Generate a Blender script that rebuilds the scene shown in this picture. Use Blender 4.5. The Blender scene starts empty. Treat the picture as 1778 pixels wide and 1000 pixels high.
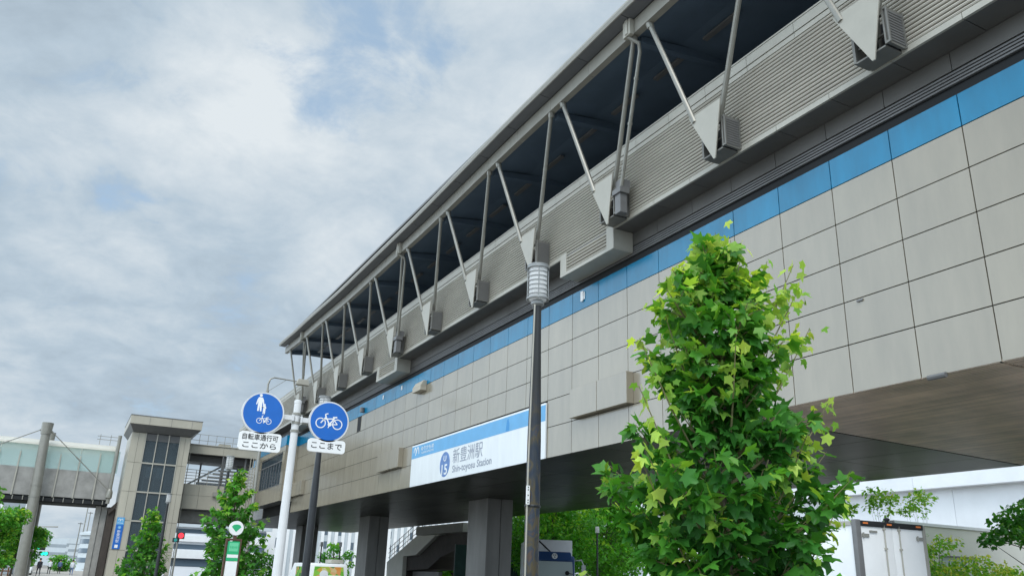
import bpy, bmesh, math, random
import numpy as np
from mathutils import Vector, Matrix
S = bpy.context.scene
COL = S.collection
PI = math.pi
# ------------------------------------------------------------------ camera
F_PX, PITCH, ROLL, YAW = 1414.42, 0.341734, 0.0363110, 0.473294
cam_d = bpy.data.cameras.new('camera'); cam = bpy.data.objects.new('camera', cam_d); COL.objects.link(cam)
cam_d.sensor_width = 36.0; cam_d.lens = F_PX / 1778 * 36.0; cam_d.clip_start = 0.05; cam_d.clip_end = 6000
_cy, _sy = math.cos(YAW), math.sin(YAW)
_fw = Vector((_sy*math.cos(PITCH), _cy*math.cos(PITCH), math.sin(PITCH)))
_r = Vector((_cy, -_sy, 0)); _u = _r.cross(_fw)
_r2 = _r*math.cos(ROLL) + _u*math.sin(ROLL); _u2 = -_r*math.sin(ROLL) + _u*math.cos(ROLL)
M = Matrix((_r2, _u2, -_fw)).transposed().to_4x4(); M.translation = (0, 0, 1.6)
cam.matrix_world = M
S.camera = cam
# ------------------------------------------------------------------ sun, sky, exposure
SUN_EL, SUN_AZ = math.radians(50), math.radians(212)   # azimuth measured clockwise from +Y
sun_dir = Vector((math.sin(SUN_AZ)*math.cos(SUN_EL), math.cos(SUN_AZ)*math.cos(SUN_EL), math.sin(SUN_EL)))
sl = bpy.data.lights.new('sun', 'SUN'); sl.energy = 1.5; sl.angle = math.radians(25); sl.color = (1.0, .97, .92)
so = bpy.data.objects.new('sun', sl); COL.objects.link(so); so.rotation_euler = sun_dir.to_track_quat('Z', 'Y').to_euler(); so.location = (0, 0, 60)
S.view_settings.view_transform = 'Standard'; S.view_settings.look = 'None'; S.view_settings.gamma = 1
S.view_settings.use_curve_mapping = False; S.view_settings.exposure = 0.0
W = bpy.data.worlds.new('World'); S.world = W; W.use_nodes = True
def build_world():
    nt = W.node_tree; N = nt.nodes; L = nt.links; N.clear()
    def nd(t, **k):
        n = N.new(t)
        for a, b in k.items(): setattr(n, a, b)
        return n
    def mth(op, a, b=None, clamp=False):
        n = nd('ShaderNodeMath', operation=op); n.use_clamp = clamp
        for i, x in enumerate((a, b)):
            if x is None: continue
            if isinstance(x, (int, float)): n.inputs[i].default_value = x
            else: L.new(x, n.inputs[i])
        return n.outputs[0]
    out = nd('ShaderNodeOutputWorld'); bg = nd('ShaderNodeBackground'); bg.inputs[1].default_value = 0.1
    sky = nd('ShaderNodeTexSky', sky_type='NISHITA', sun_disc=False, sun_elevation=SUN_EL, sun_rotation=SUN_AZ)
    tc = nd('ShaderNodeTexCoord'); D = tc.outputs['Generated']
    sep = nd('ShaderNodeSeparateXYZ'); L.new(D, sep.inputs[0])
    z = mth('MAXIMUM', sep.outputs[2], 0.0)
    inv = mth('DIVIDE', 1.0, mth('ADD', z, 0.34))
    vm = nd('ShaderNodeVectorMath', operation='SCALE'); L.new(D, vm.inputs[0]); L.new(inv, vm.inputs['Scale'])
    P = vm.outputs[0]
    def noise(scale, detail, rough, off, dist=0.0):
        mp = nd('ShaderNodeMapping'); mp.inputs['Location'].default_value = off; L.new(P, mp.inputs[0])
        n = nd('ShaderNodeTexNoise'); n.inputs['Scale'].default_value = scale; n.inputs['Detail'].default_value = detail
        n.inputs['Roughness'].default_value = rough; n.inputs['Distortion'].default_value = dist; L.new(mp.outputs[0], n.inputs['Vector'])
        return n.outputs['Fac']
    def blob(d, w):
        v = nd('ShaderNodeVectorMath', operation='DOT_PRODUCT'); L.new(D, v.inputs[0]); v.inputs[1].default_value = Vector(d).normalized()
        c = math.cos(math.radians(w))
        mr = nd('ShaderNodeMapRange', interpolation_type='SMOOTHSTEP'); L.new(v.outputs['Value'], mr.inputs[0])
        mr.inputs[1].default_value = c; mr.inputs[2].default_value = 1.0
        return mr.outputs[0]
    big = noise(1.9, 7, .56, (3.1, 1.7, 0.4), .25)
    fine = noise(5.6, 8, .60, (7.3, 2.2, 1.1), .35)
    wisp = noise(13.5, 5, .6, (1.3, 9.2, 2.1), .3)
    # broken patches where blue shows through
    gap = mth('ADD', blob((.213, .805, .554), 9), mth('MULTIPLY', blob((.165, .81, .557), 7), .8))
    gap = mth('MULTIPLY', gap, 0.30)
    cov = mth('SUBTRACT', mth('ADD', mth('MULTIPLY', mth('SUBTRACT', big, .5), .9), mth('ADD', mth('MULTIPLY', mth('SUBTRACT', fine, .5), 2.3), 1.03)), gap)
    mr = nd('ShaderNodeMapRange', interpolation_type='SMOOTHSTEP'); L.new(cov, mr.inputs[0]); mr.inputs[1].default_value = .36; mr.inputs[2].default_value = .86
    cover = mr.outputs[0]
    # cloud brightness: billowing light and grey parts
    br = mth('ADD', mth('MULTIPLY', mth('SUBTRACT', big, .5), 1.5), mth('ADD', mth('MULTIPLY', mth('SUBTRACT', fine, .5), 1.15), mth('MULTIPLY', mth('SUBTRACT', wisp, .5), .50)))
    for d, w, k in (((.03, .855, .52), 9, .20), ((.139, .857, .496), 7, .18), ((.236, .903, .36), 5, .22), ((.09, .90, .42), 12, .12), ((-.10, .887, .44), 6, .24), ((-.06, .93, .36), 7, .16),
                    ((-.112, .853, .53), 8, -.22), ((-.05, .905, .41), 4, -.16), ((0, .98, .16), 14, -.05), ((.366, .72, .59), 12, .02), ((.117, .945, .29), 9, -.04), ((0, 1, .04), 6, .2)):
        br = mth('ADD', br, mth('MULTIPLY', blob(d, w), k))
    mr2 = nd('ShaderNodeMapRange'); L.new(br, mr2.inputs[0]); mr2.inputs[1].default_value = -.58; mr2.inputs[2].default_value = .52
    cr = nd('ShaderNodeValToRGB'); L.new(mr2.outputs[0], cr.inputs[0])
    e = cr.color_ramp.elements
    e[0].position = 0; e[0].color = (.33, .41, .49, 1); e[1].position = 1; e[1].color = (.76, .82, .86, 1)
    m = cr.color_ramp.elements.new(.45); m.color = (.48, .585, .68, 1)
    glow = mth('ADD', 10.0, mth('MULTIPLY', blob((-.55, -.50, .67), 85), 17.0)); glow = mth('ADD', glow, mth('MULTIPLY', mth('ADD', blob((-.85, .45, .22), 46), mth('MULTIPLY', blob((-.66, .73, .18), 28), 2.6)), 8.0))     # clouds are brighter round the hidden sun, behind the camera; two unseen glows at left are added to brighten the wall
    sc = nd('ShaderNodeVectorMath', operation='SCALE'); L.new(cr.outputs[0], sc.inputs[0]); L.new(glow, sc.inputs['Scale'])
    bs = nd('ShaderNodeVectorMath', operation='MULTIPLY_ADD'); L.new(sky.outputs[0], bs.inputs[0]); bs.inputs[1].default_value = (.55, .55, .55); bs.inputs[2].default_value = (3.1, 4.2, 5.3)
    mx = nd('ShaderNodeMix', data_type='RGBA'); L.new(cover, mx.inputs['Factor']); L.new(bs.outputs[0], mx.inputs['A']); L.new(sc.outputs[0], mx.inputs['B'])
    L.new(mx.outputs['Result'], bg.inputs[0]); L.new(bg.outputs[0], out.inputs[0])
build_world()
# ------------------------------------------------------------------ materials
def mat(name, col, rough=.6, metal=0.0, var=0.0, vscale=3.0, spec=.5, bump=0.0, bscale=40.0, island=0.0, col2=None, stretch=None, emit=None, alpha=None, trans=0.0):
    m = bpy.data.materials.new(name); m.use_nodes = True
    nt = m.node_tree; N = nt.nodes; L = nt.links; b = N['Principled BSDF']
    c = tuple(col)+(1,)
    b.inputs['Base Color'].default_value = c; b.inputs['Roughness'].default_value = rough; b.inputs['Metallic'].default_value = metal
    b.inputs['Specular IOR Level'].default_value = spec
    tc = N.new('ShaderNodeTexCoord'); src = tc.outputs['Object']
    if stretch:
        mp = N.new('ShaderNodeMapping'); mp.inputs['Scale'].default_value = stretch; L.new(src, mp.inputs[0]); src = mp.outputs[0]
    last = None
    if var or col2:
        n = N.new('ShaderNodeTexNoise'); n.inputs['Scale'].default_value = vscale; n.inputs['Detail'].default_value = 6; n.inputs['Roughness'].default_value = .6; L.new(src, n.inputs['Vector'])
        r = N.new('ShaderNodeValToRGB'); L.new(n.outputs['Fac'], r.inputs[0]); e = r.color_ramp.elements
        if col2: e[0].color = c; e[1].color = tuple(col2)+(1,)
        else: e[0].color = tuple(max(0, x*(1-var)) for x in col)+(1,); e[1].color = tuple(min(1, x*(1+var)) for x in col)+(1,)
        e[0].position = .32; e[1].position = .68
        last = r.outputs[0]
    if island:
        g = N.new('ShaderNodeNewGeometry'); mr = N.new('ShaderNodeMapRange'); L.new(g.outputs['Random Per Island'], mr.inputs[0]); mr.inputs[3].default_value = 1-island; mr.inputs[4].default_value = 1+island
        s = N.new('ShaderNodeVectorMath'); s.operation = 'SCALE'
        if last: L.new(last, s.inputs[0])
        else: s.inputs[0].default_value = col
        L.new(mr.outputs[0], s.inputs['Scale']); last = s.outputs[0]
    if last: L.new(last, b.inputs['Base Color'])
    if bump:
        n2 = N.new('ShaderNodeTexNoise'); n2.inputs['Scale'].default_value = bscale; n2.inputs['Detail'].default_value = 4; L.new(src, n2.inputs['Vector'])
        bp = N.new('ShaderNodeBump'); bp.inputs['Strength'].default_value = bump; bp.inputs['Distance'].default_value = .02; L.new(n2.outputs['Fac'], bp.inputs['Height']); L.new(bp.outputs[0], b.inputs['Normal'])
    if emit:
        b.inputs['Emission Color'].default_value = tuple(emit[:3])+(1,); b.inputs['Emission Strength'].default_value = emit[3]
    if alpha is not None: b.inputs['Alpha'].default_value = alpha
    if trans: b.inputs['Transmission Weight'].default_value = trans
    return m
def glass(name, tint=(.75, .9, .85), a=.5, rough=.06, frost=0):
    """thin architectural glass: part clear, part glossy"""
    m = bpy.data.materials.new(name); m.use_nodes = True; nt = m.node_tree; N = nt.nodes; L = nt.links; N.clear()
    o = N.new('ShaderNodeOutputMaterial'); t = N.new('ShaderNodeBsdfTransparent'); t.inputs[0].default_value = tuple(tint)+(1,)
    p = N.new('ShaderNodeBsdfPrincipled'); p.inputs['Base Color'].default_value = tuple(x*.6 for x in tint)+(1,); p.inputs['Roughness'].default_value = rough
    x = N.new('ShaderNodeMixShader')
    if frost:
        tl = N.new('ShaderNodeBsdfTranslucent'); tl.inputs[0].default_value = tuple(tint)+(1,); fm = N.new('ShaderNodeMixShader'); fm.inputs[0].default_value = frost
        p.inputs['Base Color'].default_value = tuple(tint)+(1,); L.new(p.outputs[0], fm.inputs[1]); L.new(tl.outputs[0], fm.inputs[2]); p = fm
    x.inputs[0].default_value = a; L.new(t.outputs[0], x.inputs[1]); L.new(p.outputs[0], x.inputs[2]); L.new(x.outputs[0], o.inputs[0])
    return m
def leafmat(name, old, young, tl=.35, rough=.42, island=.25):
    m = bpy.data.materials.new(name); m.use_nodes = True; nt = m.node_tree; N = nt.nodes; L = nt.links; N.clear()
    o = N.new('ShaderNodeOutputMaterial'); at = N.new('ShaderNodeAttribute'); at.attribute_name = 'young'
    r = N.new('ShaderNodeValToRGB'); L.new(at.outputs['Fac'], r.inputs[0]); e = r.color_ramp.elements
    e[0].color = tuple(old)+(1,); e[1].color = tuple(young)+(1,); k = e.new(.42); k.color = (old[0]*.5+young[0]*.13, old[1]*.9+young[1]*.22, old[2]*.8+young[2]*.12, 1)
    g = N.new('ShaderNodeNewGeometry'); mr = N.new('ShaderNodeMapRange'); L.new(g.outputs['Random Per Island'], mr.inputs[0]); mr.inputs[3].default_value = 1-island; mr.inputs[4].default_value = 1+island
    s = N.new('ShaderNodeVectorMath'); s.operation = 'SCALE'; L.new(r.outputs[0], s.inputs[0]); L.new(mr.outputs[0], s.inputs['Scale'])
    p = N.new('ShaderNodeBsdfPrincipled'); L.new(s.outputs[0], p.inputs['Base Color']); p.inputs['Roughness'].default_value = rough; p.inputs['Specular IOR Level'].default_value = .35
    t = N.new('ShaderNodeBsdfTranslucent'); s2 = N.new('ShaderNodeVectorMath'); s2.operation = 'MULTIPLY'; L.new(s.outputs[0], s2.inputs[0]); s2.inputs[1].default_value = (1.5, 1.35, .5); L.new(s2.outputs[0], t.inputs[0])
    x = N.new('ShaderNodeMixShader'); x.inputs[0].default_value = tl; L.new(p.outputs[0], x.inputs[1]); L.new(t.outputs[0], x.inputs[2]); L.new(x.outputs[0], o.inputs[0])
    return m
MT = dict(
 tile=mat('tile', (.272, .240, .178), .20, var=.085, vscale=1.5, stretch=(1, 1.3, .3), island=.045, spec=1.0, bump=.02, bscale=180),
 tile_pale=mat('tower_tile', (.43, .405, .335), .35, var=.07, vscale=1.5, stretch=(1, 1.3, .3), island=.05, spec=.4),
 tile_blue=mat('blue_tile', (.001, .190, .355), .24, var=.14, vscale=1.6, stretch=(1, 1.3, .4), island=.08, spec=.42),
 joint=mat('joint', (.02, .02, .02), .9),
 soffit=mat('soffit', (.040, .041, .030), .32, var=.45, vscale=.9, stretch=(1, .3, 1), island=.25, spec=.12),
 soffit_rib=mat('ribbed_soffit', (.70, .55, .43), .32, var=.22, vscale=.8, island=.14, spec=.45),  # reflected brown light from the paving below is painted into this base colour
 metal=mat('painted_metal', (.31, .30, .262), .42, var=.06, vscale=2.2, spec=.4),
 metal_l=mat('pale_metal', (.41, .395, .342), .40, var=.05, vscale=2.0, spec=.4),
 metal_d=mat('grey_metal', (.15, .15, .15), .45, var=.10, vscale=3.0),
 louver=mat('louver', (.48, .455, .395), .42, var=.09, vscale=1.2, stretch=(1, .5, 2)),
 under=mat('eave_soffit', (.13, .135, .145), .5, var=.06, vscale=1.5, island=.05),
 dark=mat('dark', (.012, .014, .016), .8),
 navy=mat('roof_underside', (.10, .145, .20), .55, var=.12, vscale=.8),
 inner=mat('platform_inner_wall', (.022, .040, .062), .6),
 shaded_under=mat('platform_underside', (.115, .112, .105), .5, var=.10, vscale=1.0, island=.05),  # shade under the platform overhang is put into this darker base colour
 steel=mat('strut_steel', (.27, .265, .235), .35, metal=.25, var=.08, vscale=4),
 concrete=mat('concrete', (.30, .295, .28), .8, var=.18, vscale=1.6, bump=.15, bscale=25),
 column=mat('column_cladding', (.21, .205, .195), .5, var=.18, vscale=1.4, stretch=(1, 1, .25), bump=.05, bscale=60),
 white=mat('white_paint', (.84, .85, .85), .4, var=.04, vscale=2.0),
 signwhite=mat('sign_white', (.76, .79, .80), .30, var=.05, vscale=1.2, stretch=(1, 2, .4)),
 signblue=mat('sign_stripe_blue', (.10, .37, .66), .35, var=.06, vscale=2),
 signink=mat('sign_ink', (.27, .30, .37), .6, var=.25, vscale=9),
 signdisc=mat('sign_disc_blue', (.10, .21, .47), .45, var=.25, vscale=6),
 stain=mat('stripe_stain', (.015, .25, .58), .4),
 roadblue=mat('road_sign_blue', (.005, .125, .50), .35, var=.06, vscale=5),
 ink=mat('black_ink', (.02, .02, .022), .6),
 brightblue=mat('bright_blue', (.01, .13, .50), .4),
 green=mat('sign_green', (.02, .42, .17), .4), green_l=mat('sign_green_pale', (.14, .60, .33), .4),
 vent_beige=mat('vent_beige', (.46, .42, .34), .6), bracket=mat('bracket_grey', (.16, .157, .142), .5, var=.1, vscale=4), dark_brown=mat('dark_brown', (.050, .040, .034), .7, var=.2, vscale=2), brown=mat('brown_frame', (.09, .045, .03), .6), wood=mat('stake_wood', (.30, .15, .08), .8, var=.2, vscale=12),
 polewhite=mat('galvanised_white', (.66, .67, .68), .42, var=.05, vscale=4),
 lamp_pole=mat('lamp_pole_dark', (.035, .038, .042), .35, metal=.4, var=.2, vscale=4),
 lamp_white=glass('lamp_diffuser', (.97, .97, .97), .96, .3, .5),
 lamp_frame=mat('lamp_frame', (.28, .29, .29), .4, metal=.3),
 asphalt=mat('asphalt', (.11, .11, .112), .9, var=.2, vscale=8, bump=.3, bscale=120),
 paving=mat('paving', (.38, .35, .31), .85, var=.12, vscale=3, bump=.1, bscale=60),
 kerb=mat('kerb', (.38, .37, .35), .85, var=.1, vscale=5),
 earth=mat('ground', (.24, .225, .20), .95, var=.2, vscale=.4),
 rubber=mat('rubber', (.018, .018, .018), .85),
 glass_d=glass('dark_glass', (.42, .52, .58), .20, .05),
 glass_g=glass('green_glass', (.84, .93, .92), .36, .10, .45),
 membrane=glass('white_membrane', (.88, .86, .80), 1.0, .4, .5),
 glass_w=glass('clear_glass', (.80, .86, .88), .35, .04),
 wind=mat('windscreen', (.50, .58, .57), .12, spec=.8), 
 truckblue=mat('truck_blue', (.035, .085, .22), .3, var=.05), trucksilver=mat('truck_silver', (.55, .57, .57), .35, metal=.2),
 building_w=mat('building_white', (.82, .84, .87), .55, var=.04, vscale=.5, island=.02), building_c=mat('building_cream', (.74, .73, .66), .7, var=.05, vscale=.6),
 building_g=mat('building_grey', (.30, .34, .37), .6, var=.10, vscale=.3), building_p=mat('building_pale', (.55, .60, .63), .6, var=.05, vscale=.5), window_g=mat('window_grey', (.10, .14, .18), .2, spec=.7),
 bark=mat('bark', (.11, .09, .07), .9, var=.3, vscale=14, bump=.4, bscale=40), twig=mat('twig', (.16, .15, .07), .8, var=.2, vscale=20),
 skin=mat('skin', (.50, .32, .24), .6), black=mat('black_cloth', (.02, .022, .03), .9), cloth_w=mat('white_cloth', (.60, .62, .66), .9), cloth_b=mat('blue_cloth', (.10, .15, .28), .9), hair=mat('dark_hair', (.015, .012, .01), .7),
 red_l=mat('red_signal', (.9, .03, .04), .4, emit=(1, .03, .05, 1.6)), green_s=mat('green_signal', (.02, .7, .45), .4, emit=(.02, .8, .5, 1.2)), teal_s=mat('unlit_signal', (.03, .30, .28), .4),
 hoard=mat('green_hoarding', (.025, .065, .055), .7, var=.2, vscale=2), orange=mat('orange', (.75, .20, .04), .6), yellowleaf=mat('yellow_leaf', (.42, .30, .03), .7),
)
def pole_material():
    m = mat('weathered_lamp_pole', (.06, .065, .07), .40, metal=.2, spec=.3)
    nt = m.node_tree; N = nt.nodes; L = nt.links; b = N['Principled BSDF']
    tc = N.new('ShaderNodeTexCoord'); mp = N.new('ShaderNodeMapping'); mp.inputs['Scale'].default_value = (2.4, 2.4, 1.7); mp.inputs['Rotation'].default_value = (.5, .4, 0); L.new(tc.outputs['Object'], mp.inputs[0])
    n = N.new('ShaderNodeTexNoise'); n.inputs['Scale'].default_value = 2.3; n.inputs['Detail'].default_value = 2; n.inputs['Distortion'].default_value = .8; L.new(mp.outputs[0], n.inputs['Vector'])
    r = N.new('ShaderNodeValToRGB'); L.new(n.outputs['Fac'], r.inputs[0]); e = r.color_ramp.elements
    e[0].position = .30; e[0].color = (.030, .042, .065, 1); e[1].position = .72; e[1].color = (.115, .085, .04, 1)
    for p, c in ((.42, (.045, .052, .062, 1)), (.50, (.10, .082, .048, 1)), (.56, (.042, .058, .085, 1)), (.63, (.11, .07, .045, 1))):
        x = e.new(p); x.color = c
    n3 = N.new('ShaderNodeSeparateXYZ'); L.new(tc.outputs['Object'], n3.inputs[0])
    mr = N.new('ShaderNodeMapRange'); mr.interpolation_type = 'SMOOTHSTEP'; L.new(n3.outputs[2], mr.inputs[0]); mr.inputs[1].default_value = 3.75; mr.inputs[2].default_value = 2.8   # the blotches stop below the upper shaft
    mx = N.new('ShaderNodeMix'); mx.data_type = 'RGBA'; L.new(mr.outputs[0], mx.inputs['Factor']); mx.inputs['A'].default_value = (.036, .038, .040, 1); L.new(r.outputs[0], mx.inputs['B'])
    L.new(mx.outputs['Result'], b.inputs['Base Color'])
    return m
MT['lamp_pole_old'] = pole_material()
def ad_material():
    """printed vegetable pictures on the van's windows: soft green, orange and cream patches"""
    m = mat('printed_greens', (.2, .4, .05), .4); nt = m.node_tree; N = nt.nodes; L = nt.links; b = N['Principled BSDF']
    tc = N.new('ShaderNodeTexCoord'); v = N.new('ShaderNodeTexVoronoi'); v.inputs['Scale'].default_value = 4.2; L.new(tc.outputs['Object'], v.inputs['Vector'])
    s = N.new('ShaderNodeSeparateColor'); L.new(v.outputs['Color'], s.inputs[0]); r = N.new('ShaderNodeValToRGB'); L.new(s.outputs[0], r.inputs[0]); e = r.color_ramp.elements
    e[0].color = (.03, .12, .02, 1); e[1].color = (.60, .55, .30, 1)
    for p, c in ((.35, (.10, .38, .03, 1)), (.6, (.25, .55, .06, 1)), (.78, (.70, .24, .05, 1))): x = e.new(p); x.color = c
    L.new(r.outputs[0], b.inputs['Base Color']); return m
MT['ad'] = ad_material()
# ------------------------------------------------------------------ mesh helpers
ORG = {}
def tag(o, label=None, cat=None, group=None, kind=None):
    if label: o['label'] = label
    if cat: o['category'] = cat
    if group: o['group'] = group
    if kind: o['kind'] = kind
    return o
def thing(name, loc, label, cat, group=None):
    o = bpy.data.objects.new(name, None); o.empty_display_size = .2; COL.objects.link(o); o.location = loc; ORG[o] = Vector(loc)
    return tag(o, label, cat, group)
def finish(name, me, mats, parent, base=None, smooth=35):
    for k in mats: me.materials.append(MT[k] if isinstance(k, str) else k)
    if smooth is not None and len(me.polygons):
        me.polygons.foreach_set('use_smooth', [True]*len(me.polygons)); me.set_sharp_from_angle(angle=math.radians(smooth))
    o = bpy.data.objects.new(name, me); COL.objects.link(o)
    if parent is not None:
        o.parent = parent; ORG[o] = ORG[parent]
    else:
        o.location = base or (0, 0, 0); ORG[o] = Vector(o.location)
    return o
class MB:
    def __init__(s): s.v = []; s.f = []; s.m = []
    def face(s, pts, mi=0):
        i = len(s.v); s.v += [tuple(p) for p in pts]; s.f.append(tuple(range(i, i+len(pts)))); s.m.append(mi); return s
    def box(s, x0, x1, y0, y1, z0, z1, mi=0):
        return s.prism([(x0, y0, z0), (x1, y0, z0), (x1, y1, z0), (x0, y1, z0)], (0, 0, z1-z0), mi)
    def prism(s, poly, ext, mi=0):
        i = len(s.v); n = len(poly); e = Vector(ext)
        s.v += [tuple(p) for p in poly] + [tuple(Vector(p)+e) for p in poly]
        s.f.append(tuple(range(i, i+n))); s.f.append(tuple(range(i+2*n-1, i+n-1, -1)))
        for k in range(n): s.f.append((i+k, i+(k+1) % n, i+n+(k+1) % n, i+n+k))
        s.m += [mi]*(n+2); return s
    def tube(s, pts, r, seg=8, mi=0, caps=True):
        pts = [Vector(p) for p in pts]; n = len(pts)
        rs = r if isinstance(r, (list, tuple)) else [r]*n
        i0 = len(s.v); ref = None
        for k in range(n):
            d = (pts[min(k+1, n-1)]-pts[max(k-1, 0)]).normalized()
            if ref is None: ref = Vector((0, 0, 1)) if abs(d.z) < .9 else Vector((1, 0, 0))
            a = (ref - d*ref.dot(d)).normalized(); ref = a; b = d.cross(a)
            for q in range(seg):
                t = 2*PI*q/seg; s.v.append(tuple(pts[k]+(a*math.cos(t)+b*math.sin(t))*rs[k]))
        for k in range(n-1):
            for q in range(seg):
                a_, b_ = i0+k*seg+q, i0+k*seg+(q+1) % seg
                s.f.append((a_, b_, b_+seg, a_+seg)); s.m.append(mi)
        if caps:
            s.f.append(tuple(i0+q for q in range(seg))[::-1]); s.f.append(tuple(i0+(n-1)*seg+q for q in range(seg))); s.m += [mi, mi]
        return s
    def lathe(s, c, prof, seg=16, mi=0):
        """prof: list of (radius, z) about a vertical axis through c"""
        i0 = len(s.v); n = len(prof)
        for r, z in prof:
            for q in range(seg): t = 2*PI*q/seg; s.v.append((c[0]+r*math.cos(t), c[1]+r*math.sin(t), c[2]+z))
        for k in range(n-1):
            for q in range(seg):
                a, b = i0+k*seg+q, i0+k*seg+(q+1) % seg; s.f.append((a, b, b+seg, a+seg)); s.m.append(mi)
        s.f.append(tuple(i0+q for q in range(seg))[::-1]); s.f.append(tuple(i0+(n-1)*seg+q for q in range(seg))); s.m += [mi, mi]
        return s
    def disc(s, fr, c, r, d0, d1, seg=32, mi=0, r_in=0):
        """cylinder (or ring) in a sign frame fr(u, v, depth)"""
        def ring(rr, d): return [fr(c[0]+rr*math.cos(2*PI*q/seg), c[1]+rr*math.sin(2*PI*q/seg), d) for q in range(seg)]
        if not r_in: return s.prism(ring(r, d0), Vector(fr(0, 0, d1))-Vector(fr(0, 0, d0)), mi)
        i = len(s.v); s.v += ring(r, d0)+ring(r, d1)+ring(r_in, d1)+ring(r_in, d0)
        for k in range(4):
            for q in range(seg):
                a, b = i+k*seg+q, i+k*seg+(q+1) % seg; e, g = i+((k+1) % 4)*seg+(q+1) % seg, i+((k+1) % 4)*seg+q
                s.f.append((a, b, e, g)); s.m.append(mi)
        return s
    def bar(s, fr, a, b, w, d0, d1, mi=0):
        a = Vector(a); b = Vector(b); t = (b-a).normalized(); n = Vector((-t.y, t.x))*w/2
        return s.prism([fr(*(a+n), d0), fr(*(a-n), d0), fr(*(b-n), d0), fr(*(b+n), d0)], Vector(fr(0, 0, d1))-Vector(fr(0, 0, d0)), mi)
    def poly(s, fr, pts, d0, d1, mi=0):
        return s.prism([fr(u, v, d0) for u, v in pts], Vector(fr(0, 0, d1))-Vector(fr(0, 0, d0)), mi)
    def rbox(s, fr, u0, u1, v0, v1, r, d0, d1, mi=0):
        pts = []
        for cx, cy, a in ((u1-r, v1-r, 0), (u0+r, v1-r, 90), (u0+r, v0+r, 180), (u1-r, v0+r, 270)):
            for k in range(5): t = math.radians(a+k*22.5); pts.append((cx+r*math.cos(t), cy+r*math.sin(t)))
        return s.poly(fr, pts, d0, d1, mi)
    def build(s, name, mats, parent=None, base=None, smooth=35, bevel=0):
        if isinstance(mats, str) or not isinstance(mats, (list, tuple)): mats = [mats]
        o = ORG[parent] if parent is not None else Vector(base or (0, 0, 0))
        me = bpy.data.meshes.new(name); me.from_pydata([(x-o.x, y-o.y, z-o.z) for x, y, z in s.v], [], s.f)
        me.polygons.foreach_set('material_index', s.m)
        bm = bmesh.new(); bm.from_mesh(me); bmesh.ops.recalc_face_normals(bm, faces=bm.faces)
        if bevel: bmesh.ops.bevel(bm, geom=[e for e in bm.edges if len(e.link_faces) == 2 and e.calc_face_angle(0) > .6], offset=bevel, segments=2, affect='EDGES', profile=.6, clamp_overlap=True)
        bm.to_mesh(me); bm.free()
        return finish(name, me, mats, parent, base, smooth)
def fr_front(x, y, z):   # sign facing -Y : u = +X, v = +Z, depth towards the viewer
    return lambda u, v, d: (x+u, y-d, z+v)
def fr_side(x, y, z):    # sign facing -X : u = -Y, v = +Z
    return lambda u, v, d: (x-d, y-u, z+v)
def text(s, name, fr, u0, v0, w, h, d, m, parent, thick=.004, bold=0.0):
    """lettering fitted to the box u0..u0+w, v0..v0+h on a sign face"""
    c = bpy.data.curves.new(name, 'FONT'); c.body = s; c.size = 1; c.extrude = 0.0; c.offset = bold; c.resolution_u = 3
    t = bpy.data.objects.new(name, c); COL.objects.link(t)
    dg = bpy.context.evaluated_depsgraph_get(); me0 = bpy.data.meshes.new_from_object(t.evaluated_get(dg))
    P = [v.co.copy() for v in me0.vertices]; Fs = [tuple(p.vertices) for p in me0.polygons]
    bpy.data.objects.remove(t); bpy.data.curves.remove(c); bpy.data.meshes.remove(me0)
    if not P: return None
    x0 = min(p.x for p in P); x1 = max(p.x for p in P); y0 = min(p.y for p in P); y1 = max(p.y for p in P)
    o = ORG[parent]; me = bpy.data.meshes.new(name)
    V = [Vector(fr(u0+(p.x-x0)/(x1-x0)*w, v0+(p.y-y0)/(y1-y0)*h, d))-o for p in P]
    me.from_pydata(V, [], Fs)
    return finish(name, me, [m], parent, None, None)
def copy_tree(o, parent=None):
    c = o.copy(); COL.objects.link(c); c.parent = parent; ORG[c] = ORG[o]
    for ch in list(o.children): copy_tree(ch, c)
    return c
RND = random.Random(11)
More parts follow.
